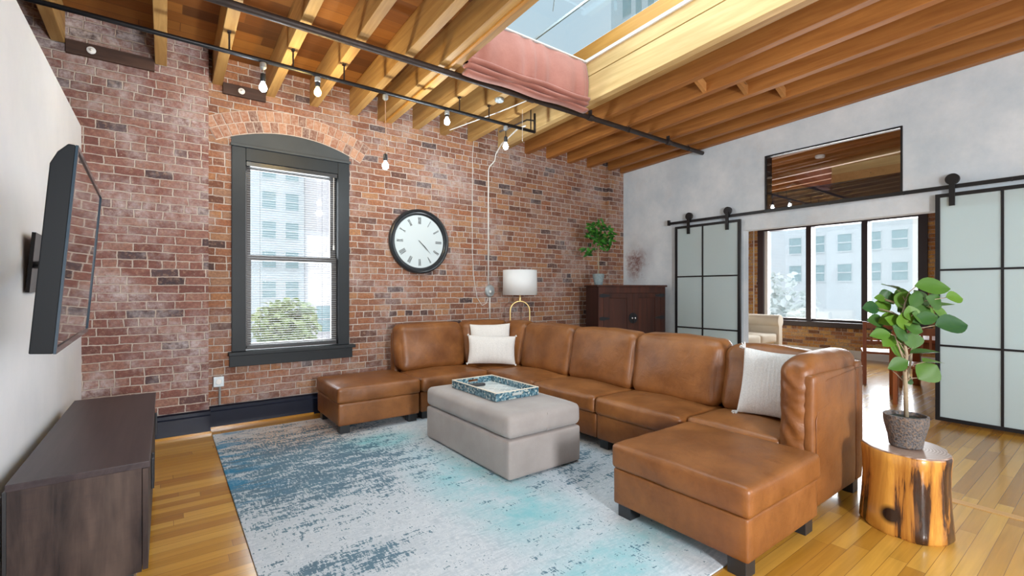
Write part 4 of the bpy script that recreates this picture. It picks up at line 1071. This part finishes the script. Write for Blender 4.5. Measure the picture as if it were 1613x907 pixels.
# ------------------------------------------------------------------ dark cabinet in the corner
cw, cd, ch = 1.19, .37, 1.40
cab = thing('storage_cabinet', 'dark mahogany two-door cabinet standing in the corner behind the sofa', 'cabinet', (5.10, 4.72, 0), (0,0,-math.radians(16.5)))
obj('carcass', bx(0, cw, .022, cd, .08, ch, bev=.003), 'cabinet_side', cab, w=False)
obj('top', bx(-.025, cw+.025, -.02, cd+.01, ch+.001, ch+.028, bev=.006), 'cabinet', cab, w=False)
bm = bmesh.new(); box(bm, 0, .085, 0, .021, .08, ch); box(bm, cw-.085, cw, 0, .021, .08, ch); box(bm, .085, cw-.085, 0, .021, ch-.09, ch); box(bm, .085, cw-.085, 0, .021, .08, .16)
obj('face_frame', bm, 'cabinet', cab, w=False)
for i in range(2):
    a = .088+i*(cw/2-.088+.001); b = a+cw/2-.09
    bm = bmesh.new(); s = .10; z0, z1 = .163, ch-.093
    box(bm, a, a+s, -.004, .018, z0, z1); box(bm, b-s, b, -.004, .018, z0, z1); box(bm, a+s, b-s, -.004, .018, z0, z0+s); box(bm, a+s, b-s, -.004, .018, z1-.075, z1); box(bm, a+s, b-s, -.004, .018, .60, .68)
    d = obj('door', bm, 'cabinet', cab, w=False, bevel=.004)
    bm = bmesh.new(); box(bm, a+s+.001, b-s-.001, .006, .014, z0+s+.001, .599); box(bm, a+s+.001, b-s-.001, .006, .014, .681, z1-.076); obj('door_panel', bm, 'cabinet', d, w=False)
    for z in (1.27, .93, .3):
        bm = bmesh.new(); xh = a-.07 if i == 0 else b+.07; s_ = 1 if i == 0 else -1
        prism(bm, [(xh, z-.02), (xh+s_*.05, z-.03), (xh+s_*.16, z-.012), (xh+s_*.18, z), (xh+s_*.16, z+.012), (xh+s_*.05, z+.03), (xh, z+.02)], 'y', -.009, -.0045); obj('hinge', bm, 'black', d, w=False)
    bm = bmesh.new(); mx = cw/2; arc = [(mx+(-1 if i == 0 else 1)*(.004+.072*math.sin(PI*k/14)), .93+.08*math.cos(PI*k/14)) for k in range(15)]
    prism(bm, arc, 'y', -.012, -.0045); obj('lock_plate', bm, 'black', d, w=False)
    bm = bmesh.new(); xx = mx+(-.026 if i == 0 else .026); t = bmesh.new(); lathe(t, [(.004,0),(.010,.002),(.016,.014),(.010,.024),(.002,.026)], 14); bmesh.ops.rotate(t, verts=t.verts, cent=(0,0,0), matrix=Matrix.Rotation(PI/2,3,'X')); bmesh.ops.translate(t, verts=t.verts, vec=(xx, -.012, .93)); obj('knob', t, simple('pewter_knob', (.7,.7,.72), .25, .8), d, w=False, smooth=True); bm.free()
obj('plinth', bx(.03, cw-.03, .03, cd-.02, 0, .079), 'cabinet_side', cab, w=False)

# ------------------------------------------------------------------ plants
def leaf(bm, base, d, nrm, L_, W_, droop=.25, fold=.18):
    d = d.normalized(); side = d.cross(nrm).normalized(); nrm = side.cross(d).normalized(); n_ = 7; rows = []
    for i in range(n_+1):
        t_ = i/n_; wdt = W_/2*max(0, math.sin(PI*t_**.92))**.85 if 0 < i < n_ else W_*.02
        c_ = base+d*(L_*t_)-Vector((0,0,1))*(droop*L_*t_*t_)
        rows.append([bm.verts.new(c_+side*(wdt*s)+nrm*(abs(s)*wdt*fold*2)) for s in (-1,-.5,0,.5,1)])
    for i in range(n_):
        for k_ in range(4): bm.faces.new((rows[i][k_], rows[i][k_+1], rows[i+1][k_+1], rows[i+1][k_]))
RGT = Vector((.802, -.598, 0)); FWD = Vector((.598, .802, 0)); UP = Vector((0,0,1))
# the stump side table
SC = Vector((3.41, .79, 0))
st = thing('stump_side_table', 'lacquered tree stump side table with black cracks, beside the sofa', 'side table', SC)
def sfn(a, z): return 1+.055*math.sin(a*2+.6)+.035*math.sin(a*3+2)+.018*math.sin(a*7+1)+.012*math.sin(a*11)
bm = bmesh.new(); lathe(bm, [(.208,0),(.215,.012),(.212,.06),(.203,.16),(.198,.27),(.201,.38),(.206,.440),(.201,.448)], 72, fn=sfn, cap=False); obj('log', bm, 'stump', st, smooth=True, w=False)
bm = bmesh.new(); lathe(bm, [(.2015,.447),(.199,.455),(.10,.456),(.004,.456)], 72, fn=sfn, cap=False); obj('cut_face', bm, 'stump_top', st, w=False)
PC = SC+Vector((-.005, .0, .457))
rp = thing('potted_rubber_plant', 'broad-leaved rubber plant in a rough dark stone pot on the tree stump', 'potted plant', PC)
def potprof(r0, r1, h): return [(r0*.9,0),(r0,.006),(r0*1.08,h*.3),(r1*.98,h*.75),(r1,h),(r1-.012,h+.002),(r1-.016,h-.02),(.005,h-.025)]
bm = bmesh.new(); lathe(bm, potprof(.076,.104,.180), 40, fn=lambda a, z: 1+.012*math.sin(a*9+z*60)+.010*math.sin(a*5-z*90)); obj('pot', bm, 'pot', rp, smooth='auto', w=False)
bm = bmesh.new(); lathe(bm, [(.087,.157),(.085,.161),(.05,.165),(.003,.167)], 24, cap=False); obj('soil', bm, 'soil', rp, w=False)
LV = [(305,75,150,0,70),(395,125,85,0,50),(415,160,100,10,34),(400,245,160,5,78),(320,140,110,-60,62),(240,130,90,70,60),(195,75,90,160,22),(180,115,60,60,40),(110,175,78,175,56),(180,170,84,20,54),(125,235,90,170,54),(65,288,108,180,44),(175,285,95,-40,62),(255,320,86,90,76),(195,350,135,-50,62),(155,425,88,200,52),(300,460,105,45,88),(255,470,90,0,24),(295,515,70,-20,44),(310,375,125,8,26),(300,412,105,0,22),(190,230,75,-80,62),(150,130,55,170,28),(215,195,80,100,55),(270,190,90,30,58),(340,200,95,80,60),(230,260,80,-20,60),(145,325,70,215,50)]
bm = bmesh.new(); bs = bmesh.new(); random.seed(11)
LV += [(random.gauss(245,62), random.gauss(210,75), random.uniform(80,115), random.choice((20,60,100,150,190,-30,-70)), random.uniform(50,68)) for _ in range(14)]
K = 1/3.024*2.68/733*1.03
stem = [(235,690),(232,560),(228,470),(235,390),(222,300),(218,200),(235,130)]
def P(zx, zy, dep=0): return RGT*((zx-232)*K)+UP*((690-zy)*K+.150)+FWD*dep
tube(bs, [P(*q) for q in stem], [.012,.011,.010,.009,.008,.006,.004], 8)
tube(bs, [P(240,510),P(262,470,.02),P(300,330,.05),P(350,285,.07)], [.007,.006,.005,.003], 6); tube(bs, [P(232,440),P(190,380,-.03),P(150,300,-.05)], [.006,.005,.003], 6)
for i, (zx, zy, L_, an, W_) in enumerate(LV):
    a = math.radians(an); dp = random.uniform(-.09, .09); tl = random.uniform(-.35, .35)
    d = RGT*math.cos(a)+UP*math.sin(a)+FWD*tl*.5
    c_ = P(zx, zy, dp); l_ = L_*K; w_ = max(W_*K*1.25, .05)
    b_ = c_-d.normalized()*l_*.5
    flat = W_/L_ < .35
    nr = (UP*1.0-FWD*.15) if flat else (-FWD+UP*.55+RGT*random.uniform(-.3,.3))
    if flat: w_ = .10
    leaf(bm, b_, d, nr, l_, w_, .08, .10)
    sy = min(max(zy+50, 140), 560); tgt = P(228, sy, 0)
    tube(bs, [tgt, (tgt+b_)/2+UP*.01, b_+d.normalized()*.01], [.003,.0025,.002], 5)
obj('foliage', bm, 'leaf', rp, smooth=True, w=False); obj('stem', bs, 'bark', rp, smooth=True, w=False)
# small tree on the cabinet
PT = Vector((5.22, 4.83, ch+.0295))
sp2 = thing('small_potted_tree', 'small leafy tree in a blue-grey pot on top of the dark cabinet', 'potted plant', PT)
bm = bmesh.new(); lathe(bm, potprof(.062,.088,.165), 32); obj('pot', bm, 'pot_blue', sp2, smooth='auto', w=False)
bm = bmesh.new(); lathe(bm, [(.072,.142),(.03,.150),(.003,.151)], 20, cap=False); obj('soil', bm, 'soil', sp2, w=False)
bm = bmesh.new(); bs = bmesh.new(); random.seed(5)
tube(bs, [(0,0,.14),(.005,0,.30),(-.005,0,.42),(.0,0,.60),(.02,0,.82)], [.011,.010,.009,.006,.003], 8)
tips = [(-.16,.02,.50),(.10,-.03,.56),(.15,.03,.72),(-.13,-.05,.76),(.06,.06,.88),(-.02,-.06,.64),(.12,-.06,.80),(-.08,.05,.86),(.17,0,.62),(0,0,.76),(.05,.02,.68),(-.05,0,.72)]
for tx, ty, tz_ in tips:
    T_ = RGT*tx+FWD*ty+UP*tz_; B_ = Vector((0,0,.38+.35*random.random()))
    tube(bs, [B_, (B_+T_)/2+UP*.02, T_], [.004,.003,.002], 5)
    for k in range(17):
        d = Vector((random.uniform(-1,1), random.uniform(-1,1), random.uniform(-.2,.9))).normalized()
        leaf(bm, T_+d*.012+Vector((random.uniform(-.045,.045), random.uniform(-.045,.045), random.uniform(-.07,.06))), d, UP*.6-FWD+RGT*random.uniform(-.4,.4), random.uniform(.07,.11), random.uniform(.035,.05), .15)
obj('foliage', bm, 'leaf2', sp2, smooth=True, w=False); obj('stem', bs, 'bark', sp2, smooth=True, w=False)

# ------------------------------------------------------------------ outside
def facade(name, label, axis, pos, a0, a1, z0, z1, wins, mat, depth=6):
    b = thing(name, label, 'building', (pos if axis == 'x' else (a0+a1)/2, (a0+a1)/2 if axis == 'x' else pos, z0))
    obj('wall', bx(*((pos, pos+depth, a0, a1) if axis == 'x' else (a0, a1, pos, pos+depth)), z0, z1), mat, b)
    for (c_, z, w_, h_) in wins:
        bm = bmesh.new(); q = ((pos-.08, pos-.01, c_-w_/2, c_+w_/2) if axis == 'x' else (c_-w_/2, c_+w_/2, pos-.08, pos-.01))
        box(bm, *q, z-h_/2, z+h_/2); wn = obj('window', bm, 'win_out', b)
        bm = bmesh.new()
        for zz in (z, z+h_/2+.08, z-h_/2-.08):
            q = ((pos-.14, pos-.081, c_-w_/2-.1, c_+w_/2+.1) if axis == 'x' else (c_-w_/2-.1, c_+w_/2+.1, pos-.14, pos-.081))
            box(bm, *q, zz-.06, zz+.06)
        obj('window_trim', bm, mat, wn)
    return b
wn = [(x, z, 1.25, 1.75) for x in (8.85, 11.1) for z in (14.1, 10.9, 7.75, 4.6, 1.4)]
facade('office_block', 'pale office block with paired windows, seen through the left part of the blinds', 'y', 55, 4, 12.35, -6, 20, wn, 'facade')
facade('plain_block', 'plain pinkish block with a low vent, seen through the right part of the blinds', 'y', 50, 12.4, 22, -6, 22, [(13.2, -1.6, 1.6, 2.6)], 'facade_pink')
wn = [(y, z, 1.25, 1.8) for y in (24.2, 21.8, 19.2, 16.6, 14.4) for z in (9.8, 6.6, 3.3)]
facade('apartment_block', 'pale blue-grey apartment block across the street behind the far windows', 'x', 60, 13.2, 60, -6, 22, wn, 'facade')
facade('cream_block', 'bright cream block at the right edge of the far window view', 'x', 52, 4, 11.6, -6, 24, [], 'facade_cream')
facade('blue_tower', 'pale tower with tall blue glass strips, glimpsed through the top of the skylight', 'x', 90, 64.5, 79, -6, 95, [(67, 78, 1.6, 24), (70.5, 78, 1.6, 24), (74, 80, 2.5, 24)], 'facade')
def crown(name, label, c_, r, n_, mat, sz, seed, trunk=6):
    t_ = thing(name, label, 'tree', (c_[0], c_[1], c_[2]-trunk)); random.seed(seed)
    bm = bmesh.new()
    for i in range(n_):
        d = Vector((random.gauss(0,1), random.gauss(0,1), random.gauss(0,1))).normalized()*(random.random()**.4)
        p_ = Vector((c_[0]+d.x*r[0], c_[1]+d.y*r[1], c_[2]+d.z*r[2]))
        leaf(bm, p_, Vector((random.uniform(-1,1), random.uniform(-1,1), random.uniform(-.5,.5))), Vector((random.uniform(-1,1), random.uniform(-1,1), 1)), sz, sz*.6)
    obj('foliage', bm, mat, t_)
    bm = bmesh.new(); tube(bm, [(c_[0], c_[1], c_[2]-trunk), (c_[0], c_[1], c_[2])], .15, 8); obj('trunk', bm, 'bark', t_)
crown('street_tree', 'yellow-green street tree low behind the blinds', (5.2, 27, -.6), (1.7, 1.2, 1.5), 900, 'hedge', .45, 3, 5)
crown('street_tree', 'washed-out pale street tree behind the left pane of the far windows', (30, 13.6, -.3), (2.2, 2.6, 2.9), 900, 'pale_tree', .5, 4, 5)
struct('street_ground', bx(-40, 120, 8, 120, -6.2, -6), 'street')['kind'] = 'structure'
